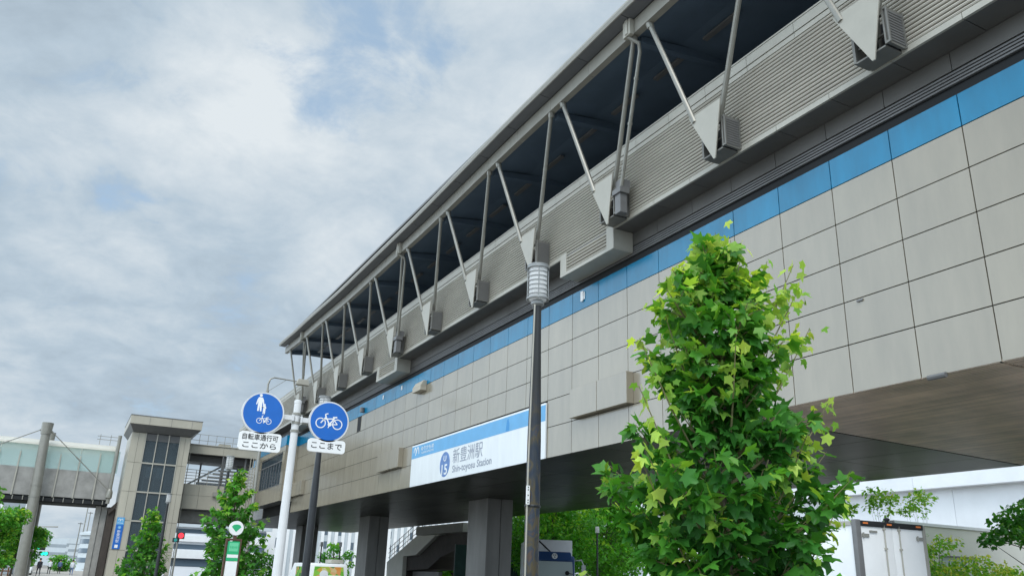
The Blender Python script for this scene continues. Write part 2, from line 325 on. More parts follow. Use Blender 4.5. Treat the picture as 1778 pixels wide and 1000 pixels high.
# ------------------------------------------------------------------ foliage
def leaf_object(name, base, dirs, size, young, m, parent, star=True, droop=.25, seed=1):
    """one mesh of many leaf-shaped faces; base, dirs: Nx3, size, young: N"""
    rng = np.random.default_rng(seed); base = np.asarray(base, float); dirs = np.asarray(dirs, float); n = len(base)
    size = np.broadcast_to(np.asarray(size, float), (n,)); young = np.broadcast_to(np.asarray(young, float), (n,))
    d = dirs/np.linalg.norm(dirs, axis=1, keepdims=True)
    up = np.tile([0, 0, 1.0], (n, 1))+rng.normal(0, .55, (n, 3)); up -= d*(up*d).sum(1, keepdims=True); up /= np.linalg.norm(up, axis=1, keepdims=True)
    sd = np.cross(d, up)
    if star:
        o = []
        for k, (a, r) in enumerate(((-128, .62), (-97, .48), (-64, .90), (-50, .68), (-31, .56), (-14, .80), (0, 1.06), (14, .80), (31, .56), (50, .68), (64, .90), (97, .48), (128, .62))):
            t = math.radians(a); o.append((math.sin(t)*r*.85, .30+math.cos(t)*r*.75))
        out = [(0, .06)]+o; ctr = (0, .34)
        uv = np.array([ctr]+out); k = len(out)
        tris = [(0, 1+i, 1+(i+1) % k) for i in range(k)]
    else:
        uv = np.array([(0, 0), (.36, .38), (.16, .78), (0, 1), (-.22, .72), (-.36, .34)]); tris = [(0, 1, 2, 3), (0, 3, 4, 5)]
    r2 = (uv**2).sum(1)
    cur = rng.uniform(.3, 1.9, (n, 1)); UV = uv[None]*(1+rng.normal(0, .11 if star else .05, (n, len(uv), 2))); UV[:, 0] = uv[0]
    P = base[:, None]+size[:, None, None]*(sd[:, None]*UV[:, :, 0:1]+d[:, None]*UV[:, :, 1:2]-up[:, None]*(droop*r2[None]*cur)[:, :, None]+up[:, None]*(np.abs(uv[:, 0])*.22)[None, :, None])
    nv = len(uv); P = P.reshape(-1, 3); F = (np.array(tris)[None]+np.arange(n)[:, None, None]*nv).reshape(-1, len(tris[0]))
    og = np.array(ORG[parent]); me = bpy.data.meshes.new(name); me.from_pydata((P-og).tolist(), [], F.tolist())
    a = me.attributes.new('young', 'FLOAT', 'POINT'); a.data.foreach_set('value', np.repeat(young, nv).astype('f'))
    o = finish(name, me, [m], parent, None, None); me.polygons.foreach_set('use_smooth', [True]*len(me.polygons))
    return o
MT['leaf_gum'] = leafmat('sweetgum_leaf', (.036, .165, .026), (.58, .74, .13), .44)
MT['leaf_mid'] = leafmat('street_tree_leaf', (.055, .21, .03), (.46, .64, .09), .45)
MT['leaf_bg'] = leafmat('background_leaf', (.075, .26, .03), (.52, .76, .09), .45)
MT['leaf_dark'] = leafmat('dark_leaf', (.014, .060, .010), (.09, .24, .025), .30)
MT['leaf_maple'] = leafmat('maple_leaf', (.050, .19, .028), (.26, .50, .06), .40)
MT['leaf_yel'] = leafmat('yellow_green_leaf', (.22, .42, .06), (.72, .78, .18), .5)
def gum_tree(loc, H, env, label, group, seed, nb, lpb, leaf, shoots=(), star=True, m='leaf_gum', trunk_r=.05, z0=.9, name='sweetgum_tree', curve=1.0, cat='tree', youth=1.0):
    rng = random.Random(seed); root = thing(name, loc, label, cat, group); X, Y, Z = loc
    t = MB(); t.tube([(X+.03*math.sin(k*1.3), Y+.03*math.cos(k*1.7), Z+H*k/8*.97) for k in range(9)], [trunk_r*(1-.1*k) for k in range(9)], 8)
    B = []; Dr = []; Sz = []; Yg = []
    def env_r(z):
        for (a, ra), (b, rb) in zip(env, env[1:]):
            if a <= z <= b: return ra+(rb-ra)*(z-a)/(b-a)
        return .1
    def branch(p0, tip, n, yb):
        p0 = Vector(p0); tip = Vector(tip); mid = (p0+tip)/2+Vector((0, 0, -.10*(tip-p0).length)); L = (tip-p0).length
        bez = lambda s: p0*(1-s)**2+mid*2*s*(1-s)+tip*s*s
        t.tube([p0, bez(.35), bez(.7), tip], [trunk_r*.26+.004, trunk_r*.19+.003, trunk_r*.12+.002, .002], 5, 1, False)
        tw = [(bez(.55), tip, 1.0)]; ax0 = (tip-p0).normalized(); side = ax0.cross(Vector((0, 0, 1))).normalized()
        for q, s in enumerate((.22, .38, .52, .66, .80)):
            a = bez(s); ln = L*(.42-.22*s)*(.7+.6*rng.random())
            e = a+(ax0*.75+side*(1 if q % 2 else -1)*(.8+.3*rng.random())+Vector((0, 0, rng.gauss(.15, .25)))).normalized()*ln
            tw.append((a, e, s)); t.tube([a, a.lerp(e, .5)+Vector((0, 0, .01)), e], [.005, .004, .002], 4, 1, False)
        for i in range(n):
            a, e, sb = tw[int(rng.random()*len(tw))]; q = rng.random()**.7*1.04; b = a.lerp(e, q)
            off = Vector((rng.gauss(0, 1), rng.gauss(0, 1), rng.gauss(0, .8))).normalized()*(.02+.055*rng.random())*(leaf/.14)
            d = (e-a).normalized()*(.3+.6*q)+off.normalized()*1.0+Vector((0, 0, -.45-.3*rng.random()))
            y = max(0, (q-.48)/.54)*max(0, (sb-.25)/.75)*(.25+.75*rng.random())*.95+yb*rng.random()**1.1*.85
            if rng.random() < .05: y = max(y, .55)
            B.append(b+off); Dr.append(d); Yg.append(min(1, y)*youth); Sz.append(leaf*(.55+.62*rng.random())*(1-.25*min(1, y)))
    for k in range(nb):
        z = z0+(H-z0-.12)*((k+.5)/nb)**curve; az = k*2.399+rng.gauss(0, .35); r = env_r(z)*(.50+.66*rng.random())*(.78 if math.sin(az) < -.4 else 1)
        tip = (X+r*math.cos(az), Y+r*math.sin(az), Z+z+rng.gauss(0, .05))
        zb = max(.35, z-r*(.65+.3*rng.random())); hf = z/H
        branch((X, Y, Z+zb), tip, max(6, int(lpb*(.35+r))), 1.0*max(0, (hf-.60)/.40)**.8)
    for (sx, sy, sz, r) in shoots:      # leading shoots that stick out of the crown
        a = Vector((X+(sx-X)*.25, Y+(sy-Y)*.25, sz-.75*r-.35)); tip = Vector((sx, sy, sz)); t.tube([a, (a+tip)/2+Vector((0, 0, -.04)), tip], [.010, .007, .003], 5, 1, False)
        for i in range(26):
            s = .45+.58*rng.random(); b = a.lerp(tip, min(s, 1))+Vector((rng.gauss(0, .05), rng.gauss(0, .05), rng.gauss(0, .04)))
            d = Vector((rng.gauss(0, .7), rng.gauss(0, .7), -.75)); yg = min(1, .45+.6*rng.random()*s)
            B.append(b); Dr.append(d); Yg.append(yg*youth); Sz.append(leaf*(.42+.42*rng.random()))
    t.build('trunk', ['bark', 'twig'], root)
    leaf_object('crown', B, Dr, Sz, Yg, MT[m], root, star, .32, seed)
    return root
def clump_tree(name, loc, H, rad, label, cat, seed, n, leaf, m, clumps=26, trunk_r=.12, group=None, z0=.35, flat=.75, trunk=True, spread=.30, youth=1.0, lean=(0, 0), blobs=None):
    """broad tree: limbs that carry leaf clumps through the crown's volume"""
    rng = random.Random(seed); root = thing(name, loc, label, cat, group); X, Y, Z = loc; C = []
    for k in range(clumps):
        for _ in range(60):
            u = Vector((rng.uniform(-1, 1), rng.uniform(-1, 1), rng.uniform(-1, 1)))
            if .25 < u.length < 1: break
        C.append((Vector((X+lean[0]+u.x*rad, Y+lean[1]+u.y*rad, Z+H*(z0+(1-z0)/2)+u.z*H*(1-z0)/2*.96)), rad*spread*(.6+.7*rng.random())))
    if blobs: C = [(Vector(b[:3]), b[3]) for b in blobs]
    t = MB(); top = Vector((X+lean[0]*.6, Y+lean[1]*.6, Z+H*.72))
    t.tube([(X, Y, Z), Vector((X, Y, Z)).lerp(top, .5)+Vector((.08*rad, 0, 0)), top], [trunk_r, trunk_r*.7, trunk_r*.25], 8)
    for c, r in C:
        s = rng.uniform(.35, .95); a = Vector((X, Y, Z)).lerp(top, s)
        t.tube([a, a.lerp(c, .55)+Vector((0, 0, -.06*H)), c], [trunk_r*.32, trunk_r*.18, trunk_r*.05], 5, 0, False)
    B = []; Dr = []; Yg = []; Sz = []
    tot = sum(r*r for c, r in C)
    for c, r in C:
        cy = rng.random()*.5
        for i in range(int(n*r*r/tot)):
            u = Vector((rng.gauss(0, 1), rng.gauss(0, 1), rng.gauss(0, 1))).normalized()*(rng.random()**.45)
            B.append(c+Vector((u.x*r, u.y*r, u.z*r*flat))); Dr.append(Vector((u.x+rng.gauss(0, .5), u.y+rng.gauss(0, .5), -.3+rng.gauss(0, .3))))
            Yg.append(max(0, min(1, (.25+cy)*rng.random()+.35*max(0, u.z)))*youth); Sz.append(leaf*(.6+.7*rng.random()))
    if trunk: t.build('trunk', 'bark', root)
    leaf_object('crown', B, Dr, Sz, Yg, MT[m], root, False, .2, seed)
    return root
# ------------------------------------------------------------------ ground, road, pavements
def struct(name, mb, mats, smooth=None): return tag(mb.build(name, mats, None, (0, 0, 0), smooth), None, None, None, 'structure')
struct('ground', MB().face([(-1500, -600, -.02), (1500, -600, -.02), (1500, 2500, -.02), (-1500, 2500, -.02)]), 'earth')
struct('pavement', MB().prism([(-3.2, -30, -.01), (5.2, -30, -.01), (5.2, 220, -.01), (-3.2, 220, -.01)], (0, 0, .14)), 'paving')
struct('kerb', MB().box(5.203, 5.38, -30, 220, -.01, .14), 'kerb')
struct('road', MB().face([(5.383, -30, -.004), (34, -30, -.004), (34, 220, -.004), (5.383, 220, -.004)]), 'asphalt')
mk = MB()
for k in range(40): mk.face([(9.3, -20+k*6, 0), (9.45, -20+k*6, 0), (9.45, -17+k*6, 0), (9.3, -17+k*6, 0)])
struct('road_marking', mk, 'white')
struct('plaza', MB().prism([(27.5, -30, -.002), (34.9, -30, -.002), (34.9, 90, -.002), (27.5, 90, -.002)], (0, 0, .12)), 'paving')
# ------------------------------------------------------------------ elevated station
XW = 13.157                    # street face of the concourse
Y0, Y1 = 4.9, 78.0
st = thing('station_building', (XW, 20, 0), 'long elevated railway station clad in grey panels with a blue band and canopy roof', 'station')
JY = [9.345+1.5*k for k in range(-3, 49)]
ROWS = [5.24, 6.215, 7.10, 7.955, 8.83, 9.68]
G = .011
def panels(y_list, rows, x, mb, skip=None, t=.035):
    for a, b in zip(y_list, y_list[1:]):
        for c, d in zip(rows, rows[1:]):
            if skip and skip((a+b)/2, (c+d)/2): continue
            mb.box(x, x+t, a+G, b-G, c+G, d-G)
    return mb
in_sign = lambda y, z: 22.9 < y < 34.8 and z < 7.05
in_bay = lambda y, z: 57.2 < y < 66.2
for far in (False, True):
    panels(JY, ROWS, XW, MB(), lambda y, z: in_sign(y, z) or in_bay(y, z) or (y > 60) != far).build('wall_panels', 'tile', st, None, None)
    panels(JY, [9.68, 10.36], XW, MB(), lambda y, z: in_bay(y, z) or (y > 60) != far).build('blue_band', 'tile_blue', st, None, None)
MB().box(XW+.03, XW+.10, JY[0], JY[-1], 5.244, 10.36).build('wall_backing', 'joint', st, None, None)
# soffit over the road, split by open joints; ribbed strip along the street edge
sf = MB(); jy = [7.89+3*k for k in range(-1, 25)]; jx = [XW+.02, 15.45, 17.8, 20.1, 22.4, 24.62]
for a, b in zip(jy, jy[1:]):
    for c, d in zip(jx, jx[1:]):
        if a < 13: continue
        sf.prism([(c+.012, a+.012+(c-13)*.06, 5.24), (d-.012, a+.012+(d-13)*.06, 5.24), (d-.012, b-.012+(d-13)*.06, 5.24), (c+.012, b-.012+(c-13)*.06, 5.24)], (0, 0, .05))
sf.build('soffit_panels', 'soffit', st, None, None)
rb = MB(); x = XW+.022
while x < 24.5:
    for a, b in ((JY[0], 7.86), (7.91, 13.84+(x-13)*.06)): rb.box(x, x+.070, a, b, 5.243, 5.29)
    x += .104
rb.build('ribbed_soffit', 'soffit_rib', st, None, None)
MB().box(XW+.04, 24.58, JY[0], JY[-1], 5.272, 5.36).build('soffit_backing', 'joint', st, None, None)
panels([JY[0]+3*k for k in range(25)], [5.24, 6.8, 8.4, 10.36], 24.60, MB()).build('rear_wall', 'tile', st, None, None)
for k in range(1, 5):         # columns under the soffit, 18 m apart
    y = .7+18*k; c = MB()
    c.box(17.9, 18.62, y, y+2.2, 0, 5.243); c.box(18.66, 19.3, y+.03, y+2.17, 0, 5.243); c.box(18.6, 18.7, y+.08, y+2.12, 0, 5.243)
    c.build('column', 'column', st, None, None, .03)
ew = MB()
for k in range(4):
    for c, d in zip([5.24, 6.8, 8.4, 10.36], [6.8, 8.4, 10.36, 11.27]): ew.box(XW+.04+k*2.86, XW+.03+k*2.86+2.85, JY[0]-.04, JY[0]-.002, c+.01, d-.01)
ew.build('end_wall', 'tile', st, None, None)
# recessed strip with vent grille between the blue band and the platform level
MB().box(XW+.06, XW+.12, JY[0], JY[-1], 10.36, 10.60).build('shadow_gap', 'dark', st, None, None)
g = MB(); x = 0
for k in range(4): g.box(XW-.012, XW+.05, JY[0], JY[-1], 10.585+k*.068, 10.623+k*.068)
g.build('vent_grille', 'metal_d', st, None, None)
MB().box(XW+.035, XW+.09, JY[0], JY[-1], 10.57, 10.87).build('grille_backing', 'dark', st, None, None)
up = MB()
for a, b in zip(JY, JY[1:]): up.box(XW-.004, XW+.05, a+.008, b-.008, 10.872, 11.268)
up.build('upper_panels', 'shaded_under', st, None, None)
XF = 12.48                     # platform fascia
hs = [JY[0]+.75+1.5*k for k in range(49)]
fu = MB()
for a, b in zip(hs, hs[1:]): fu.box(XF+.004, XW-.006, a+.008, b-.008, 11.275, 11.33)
fu.build('platform_underside', 'shaded_under', st, None, None)
runs = [MB() for _ in range(6)]; hi = MB()
bx = [(18.0+18*k, 20.98+18*k) for k in range(4)]
for a, b in zip(hs, hs[1:]):
    cuts = [(a, b)]
    for p, q in bx: cuts = [c for u, v in cuts for c in ((u, min(v, p)), (max(u, q), v)) if c[1]-c[0] > .02]
    for u, v in cuts: runs[sum(u > q-.1 for p, q in bx)].box(XF-.012, XF+.05, u+.006, v-.006, 11.27, 11.40)
for a, b in zip([h-.75 for h in hs], hs): hi.box(XF-.02, XF+.06, a+.006, a+1.494, 13.42, 13.665); hi.box(XF-.008, XF+.05, a+.006, a+1.494, 13.27, 13.395)
for lo in runs:
    if lo.v: lo.build('fascia_strip', 'metal_l', st, None, None)
hi.build('parapet_panels', 'metal_l', st, None, None)
MB().box(XF-.03, XF+.20, hs[0]-.75, hs[-1]-.75, 13.678, 13.72).build('parapet_cap', 'metal_l', st, None, None)
MB().box(XF+.03, XF+.10, hs[0]-.75, hs[-1]-.75, 11.33, 13.70).build('fascia_backing', 'dark', st, None, None)
def slats(y0, y1, z0, z1, mb, x=XF, pitch=.0985):
    n = int(round((z1-z0)/pitch)); p = (z1-z0)/n
    for k in range(n):
        z = z0+(k+.5)*p; mb.prism([(x+.045, y0, z-.036), (x-.002, y0, z-.030), (x-.018, y0, z-.004), (x-.006, y0, z+.022), (x+.045, y0, z+.034)], (0, y1-y0, 0))
for a in range(-1, 5):
    l = MB(); slats(max(hs[0], .9+18*a-.4), min(78.3, .9+18*(a+1)-.42), 11.405, 13.265, l); l.build('louver_panel', 'louver', st, None, None)
for a in range(0, 4):         # boxes that hang below the fascia
    y = 18.0+18*a; d = MB(); z0, z1 = 10.655, 11.268
    d.box(XF-.025, XF+.03, y, y+.36, z0, 11.40); d.box(XF-.025, XF+.03, y+2.62, y+2.98, z0, 11.40); d.box(XF-.025, XF+.03, y+.36, y+2.62, z0, z0+.11)
    d.box(XF+.03, XW-.02, y+.012, y+2.97, z0-.006, z0+.03)
    d.box(XF+.03, XW-.02, y, y+.04, z0+.03, z1); d.box(XF+.03, XW-.02, y+2.94, y+2.98, z0+.03, z1)
    o = d.build('drop_box', 'metal_l', st, None, None)
    l = MB(); slats(y+.36, y+2.62, z0+.115, 11.403, l); l.build('louver', 'louver', o, None, None)
# roof
SAG = ((-20, 0), (15, 0), (20, -.03), (32, -.28), (41, -.30), (50, -.12), (57, .06))
def zo(y):
    for (a, p), (b, q) in zip(SAG, SAG[1:]):
        if a <= y <= b: t = (y-a)/(b-a); t = t*t*(3-2*t); return p+(q-p)*t
    return 0
RY0, RY1 = 4.9, 56.4
ys = [RY0+(RY1-RY0)*k/32 for k in range(33)]
def sweep(sec, mb, mi=0, yy=None):
    yy = yy or ys; n = len(sec); i = len(mb.v)
    for y in yy: mb.v += [(x, y, z+zo(y)) for x, z in sec]
    for k in range(len(yy)-1):
        for q in range(n):
            a, b = i+k*n+q, i+k*n+(q+1) % n; mb.f.append((a, b, b+n, a+n)); mb.m.append(mi)
    mb.f += [tuple(i+q for q in range(n)), tuple(i+(len(yy)-1)*n+q for q in range(n))[::-1]]; mb.m += [mi, mi]
    return mb
XR = 27.0
sweep([(10.98, 16.48), (11.5, 16.56), (15, 17.5), (19, 17.95), (23, 17.5), (26.5, 16.56), (27, 16.48), (27, 16.42), (10.98, 16.42)], MB()).build('roof_sheet', 'metal_d', st)
sweep([(11.46, 15.86), (13.4, 16.17), (15.3, 16.40), (19, 16.6), (23, 16.40), (26.5, 15.86), (26.5, 16.10), (11.46, 16.10)], MB()).build('roof_underside', 'navy', st)
gu = MB()
sweep([(10.80, 16.44), (10.765, 16.33), (10.80, 16.225), (10.84, 16.225), (10.84, 16.44)], gu); gu.build('gutter_lip', 'metal', st)
ev = MB(); by = [17.48+2.25*k for k in range(-7, 18)]; by = [b for b in by if RY0 < b < RY1]
for a, b in zip([RY0]+by, by+[RY1]):
    if b-a > .05: sweep([(10.845, 16.235), (11.225, 16.21), (11.225, 16.26), (10.845, 16.285)], ev, 0, [a+.012, (a+b)/2, b-.012])
ev.build('eave_soffit', 'under', st, None, None)
be = MB()
for a, b in zip([RY0]+by, by+[RY1]):
    if b-a > .05: sweep([(11.25, 15.76), (11.25, 16.205), (11.45, 16.205), (11.45, 15.76)], be, 0, [a+.006, (a+b)/2, b-.006])
be.build('roof_edge_beam', 'metal', st, None, None)
MB().box(10.82, 11.24, RY0, RY1, 16.30, 16.40).build('eave_core', 'metal_d', st, None, None)
sweep([(26.55, 15.76), (26.55, 16.44), (27, 16.44), (27, 15.76)], MB()).build('rear_edge_beam', 'metal', st)
# platform inside: floor, screen wall; rear and end walls added to keep it dark
pf = MB(); pf.box(XF+.12, 25.6, Y0, 78.5, 11.335, 12.2); pf.build('platform_deck', 'concrete', st, None, None)
iw = MB(); iw.box(15.6, 15.8, RY0, 49.2, 12.2, 16.12); iw.box(25.2, 25.4, RY0, 49.2, 12.2, 15.95); iw.box(15.8, 25.2, 48.9, 49.1, 12.2, 16.2); iw.box(12.9, 25.2, RY0, RY0+.2, 12.2, 15.9)
iw.build('screen_and_blocking_walls', 'inner', st, None, None)
for k in range(12):
    y = 6.3+4.5*k; cbm = MB(); cbm.prism([(11.6, y, 15.86+zo(y)), (15.5, y, 16.38+zo(y)), (15.5, y, 16.05+zo(y)), (11.6, y, 15.66+zo(y))], (0, .22, 0)); cbm.build('ceiling_beam', 'navy', st, None, None)
for k in range(22):
    y = 6.6+2.25*k; cl = MB(); cl.box(13.2, 13.36, y, y+1.3, 15.93+zo(y), 16.0+zo(y)); cl.build('ceiling_light_tray', 'metal_d', st, None, None)
sc_ = MB()
for k in range(18): y = 5.2+2.45*k; sc_.box(15.52, 15.6, y, y+.09, 12.2, 16.1)
sc_.box(15.50, 15.6, RY0+.2, 49.1, 14.7, 14.82); sc_.build('screen_frame', 'metal_d', st, None, None)
# struts on gusset plates
for n in range(0, 11):
    t = 8.586+4.5*n; s = zo(t+1.6); s2 = zo(t-2.25)
    MB().prism([(11.87, t+.74, 12.53), (11.87, t-.40, 12.53), (11.955, t-.03, 11.12), (11.955, t+.03, 11.12)], (.035, 0, 0)).build('gusset_plate', 'metal_l', st, None, None, .006)
    a = MB(); a.tube([(11.90, t+.56, 12.36), (11.36, t+1.58, 15.80+s)], .068, 10); a.tube([(11.40, t+1.55, 15.62+s), (11.36, t+1.58, 15.80+s)], .10, 10); a.build('strut', 'steel', st)
    b = MB(); b.tube([(12.20, t+.02, 12.15), (11.36, t-2.25, 15.80+s2)], .068, 10); b.tube([(11.40, t-2.18, 15.66+s2), (11.36, t-2.25, 15.80+s2)], .10, 10); b.build('strut', 'steel', st)
    br = MB()
    br.box(12.02, XF-.03, t-.36, t-.30, 11.33, 12.13); br.box(12.02, XF-.03, t+.42, t+.48, 11.33, 12.13)
    for z in (11.33, 12.09): br.box(11.985, 12.02, t-.39, t-.27, z, z+.05)
    br.box(11.985, 12.02, t-.39, t-.355, 11.38, 12.09); br.box(11.985, 12.02, t-.305, t-.27, 11.38, 12.09); br.box(12.44, XF-.024, t-.395, t-.361, 11.33, 12.13)
    br.box(12.0, XF-.026, t-.26, t+.41, 11.29, 11.325)
    br.box(12.10, 12.16, t-.2, t+.4, 11.64, 11.68); br.tube([(12.2, t-.04, 12.2), (12.3, t+.06, 11.34)], .035, 6); br.tube([(12.14, t-.2, 12.12), (12.14, t+.3, 12.12)], .03, 6)
    o = br.build('bracket', 'bracket', st, None, None)
    ms = MB()
    for k in range(11): ms.box(12.035, 12.43, t-.372, t-.363, 11.39+k*.064, 11.425+k*.064)
    ms.build('mesh_cover', 'metal_d', o, None, None)
    MB().box(12.40, XF-.026, t-.25, t+.40, 11.34, 12.14).build('bracket_recess', 'dark', o, None, None)
for k in range(0, 3):         # rain hoppers and downpipes every 18 m
    y = 15.33+18*k; s = zo(y); dp = MB()
    dp.tube([(11.18, y+.05, 15.72+s), (11.42, y-.12, 15.50+s), (11.50, y-.05, 15.30+s), (12.06, y+1.72, 11.95)], .055, 8)
    for q in (.18, .5, .82): p = Vector((11.50, y-.05, 15.30+s)).lerp(Vector((12.06, y+1.72, 11.95)), q); dp.tube([p, p+Vector((.01, .03, -.06))], .068, 8)
    dp.build('downpipe', 'steel', st)
    h = MB(); h.box(11.10, 11.245, y-.15, y+.18, 15.70+s, 16.20+s); h.box(11.07, 11.10, y-.06, y+.06, 15.74+s, 16.20+s); h.build('rain_hopper', 'metal_l', st, None, None, .01)
    fb = MB(); fb.prism([(11.92, y+1.55, 11.86), (12.24, y+1.55, 11.86), (12.24, y+1.95, 11.86), (11.92, y+1.95, 11.86)], (0, 0, .16)); fb.box(11.97, 12.2, y+1.62, y+1.88, 11.28, 11.855); fb.box(12.0, 12.3, y+1.6, y+1.9, 12.03, 12.3); fb.build('pipe_box', 'metal_d', st, None, None, .008)
# covers standing proud of the wall, wall vents and fittings
for k in range(0, 4):
    y = 18.10+18*k
    wb = MB(); wb.box(12.92, XW-.003, y+.004, y+1.49, 6.235, 7.12); wb.box(12.92, XW-.003, y+1.512, y+2.99, 6.235, 7.12); wb.box(12.935, XW-.004, y+1.488, y+1.514, 6.24, 7.115)
    wb.build('wall_cover', 'tile', st, None, None, .008)
v = MB(); v.box(12.86, XW-.003, 33.75, 34.75, 9.40, 9.62); v.prism([(12.86, 33.75, 9.62), (XW-.003, 33.75, 9.62), (XW-.003, 33.75, 9.86), (13.0, 33.75, 9.86)], (0, 1.0, 0)); v.build('wall_vent', 'vent_beige', st, None, None, .015)
v = MB(); v.box(XW-.02, XW-.003, 20.6, 20.85, 9.98, 10.22); v.box(XW-.05, XW-.021, 20.66, 20.8, 9.93, 10.26); v.build('wall_sensor', 'white', st, None, None, .005)
for y in (36.9, 39.6):
    v = MB(); v.box(XW-.03, XW-.003, y, y+.14, 10.0, 10.2); v.build('wall_sensor', 'white', st, None, None, .004)
v = MB(); v.box(XW-.012, XW-.004, 43.15, 43.75, 8.86, 9.66); v.build('wall_slot', 'dark', st, None, None)
v = MB(); v.tube([(13.05, 42.8, 9.8), (13.05, 42.8, 10.05)], .13, 10); v.box(13.03, XW-.003, 42.76, 42.84, 9.9, 9.95); v.build('wall_lamp', 'metal_d', st)
v = MB(); v.box(XW-.03, XW-.003, 10.38, 10.52, 7.025, 7.065); v.build('wall_anchor', 'metal_d', st, None, None)
v = MB(); v.tube([(XW-.02, 9.2, 5.22), (XW-.02, 8.85, 5.22)], .05, 8); v.build('edge_clip', 'metal_d', st)
# projecting bay with a window at the far end
bay = MB(); BX = 12.30
panels([57.1, 57.8], [5.96, 7.06, 8.0, 9.3, 9.68], BX, bay); panels([64.9, 66.3], [5.96, 7.06, 8.0, 9.3, 9.68], BX, bay); panels([57.8, 60.2, 62.5, 64.9], [5.96, 7.06], BX, bay); panels([57.8, 60.2, 62.5, 64.9], [9.3, 9.68], BX, bay)
for c, d in zip([5.96, 7.06, 8.0, 9.3, 9.68], [7.06, 8.0, 9.3, 9.68]): bay.box(BX+.045, XW-.005, 57.1+.006, 57.14, c+G, d-G)
bay.build('bay_panels', 'tile', st, None, None)
bb = MB(); panels([57.1, 58.6, 60.1, 61.6, 63.1, 64.6, 66.3], [9.68, 10.36], BX, bb); bb.box(BX+.045, XW-.005, 57.106, 57.14, 9.69, 10.35); bb.build('bay_blue_band', 'tile_blue', st, None, None)
bk = MB(); bk.box(BX+.05, XW+.02, 57.145, 66.29, 5.97, 7.0); bk.box(BX+.05, XW+.02, 57.145, 66.29, 9.36, 10.35); bk.box(BX+.05, XW+.02, 57.145, 57.75, 7.0, 9.36); bk.box(BX+.05, XW+.02, 64.95, 66.29, 7.0, 9.36); bk.build('bay_core', 'metal_d', st, None, None)
wf = MB()
for k in range(9): y = 57.83+k*.88; wf.box(BX+.03, BX+.09, y-.025, y+.025, 7.10, 8.66)
wf.box(BX+.03, BX+.10, 57.8, 64.9, 8.66, 8.74); wf.box(BX+.02, BX+.10, 57.8, 64.9, 7.075, 7.12); wf.box(BX+.02, BX+.10, 57.8, 64.9, 9.24, 9.29)
w_ = wf.build('bay_window', 'metal_d', st, None, None); MB().box(BX+.05, BX+.065, 57.8, 64.9, 7.10, 9.27).build('pane', 'glass_d', w_, None, None)
# under-road beams seen behind the columns
cb = MB()
for k in range(4): cb.box(24.9, 25.6, 56.6+k*1.85, 56.6+k*1.85+1.83, 4.60, 5.22)
cb.box(24.9, 25.6, 54.9, 56.58, 4.60, 5.22); cb.build('landing_beam', 'metal', st, None, None)
# ------------------------------------------------------------------ station name board
FS = fr_side(XW-.004, 28.845, 5.235)
sg = thing('station_sign', (XW-.03, 28.845, 5.235), 'white station name board with blue top stripe along the lower edge of the wall', 'sign')
b = MB(); b.rbox(FS, -5.99, 5.99, .0, 1.80, .02, .0, .05); b.build('board', 'signwhite', sg, None, None)
b = MB(); b.poly(FS, [(-5.98, 1.21), (5.98, 1.21), (5.98, 1.735), (-5.98, 1.735)], .05, .054); b.build('stripe', 'signblue', sg, None, None)
b = MB(); b.poly(FS, [(3.18, 1.225), (3.44, 1.225), (3.44, 1.5), (3.36, 1.66), (3.26, 1.62)], .054, .057); b.build('stain', 'stain', sg, None, None)
b = MB(); b.disc(FS, (-2.15, .62), .50, .05, .056, 40); em = b.build('station_number_disc', 'signdisc', sg, None, None)
text('U', 'lettering', FS, -2.29, .74, .28, .23, .060, 'signwhite', em, bold=.02); text('15', 'lettering', FS, -2.44, .20, .58, .42, .060, 'signwhite', em, bold=.02)
text('新豊洲駅', 'station_name', FS, -1.36, .56, 2.72, .58, .0545, 'signink', sg)
text('Shin-toyosu Station', 'station_name_roman', FS, -1.36, .13, 3.50, .36, .0545, 'signink', sg, bold=.012)
text('ゆりかもめ', 'line_name', FS, -4.86, 1.46, 1.42, .19, .058, 'signwhite', sg, bold=.01); text('YURIKAMOME', 'line_name_roman', FS, -4.86, 1.33, 1.42, .085, .058, 'signwhite', sg)
def gull(fr, u, v, s, d, parent, m='signwhite'):       # the line's emblem: two wing strokes
    b = MB(); P = [(-.5, -.05), (-.38, .22), (-.22, .26), (-.06, .02), (-.14, -.28), (-.02, -.1), (.12, .22), (.30, .26), (.44, .06), (.50, -.22)]
    for k, (p, q) in enumerate(zip(P, P[1:])):
        if k == 4: continue
        b.bar(fr, (u+p[0]*s, v+p[1]*s), (u+q[0]*s, v+q[1]*s), .11*s, d+.0004*k, d+.003+.0004*k)
    b.build('emblem', m, parent, None, None)
gull(FS, -5.42, 1.50, .62, .056, sg)
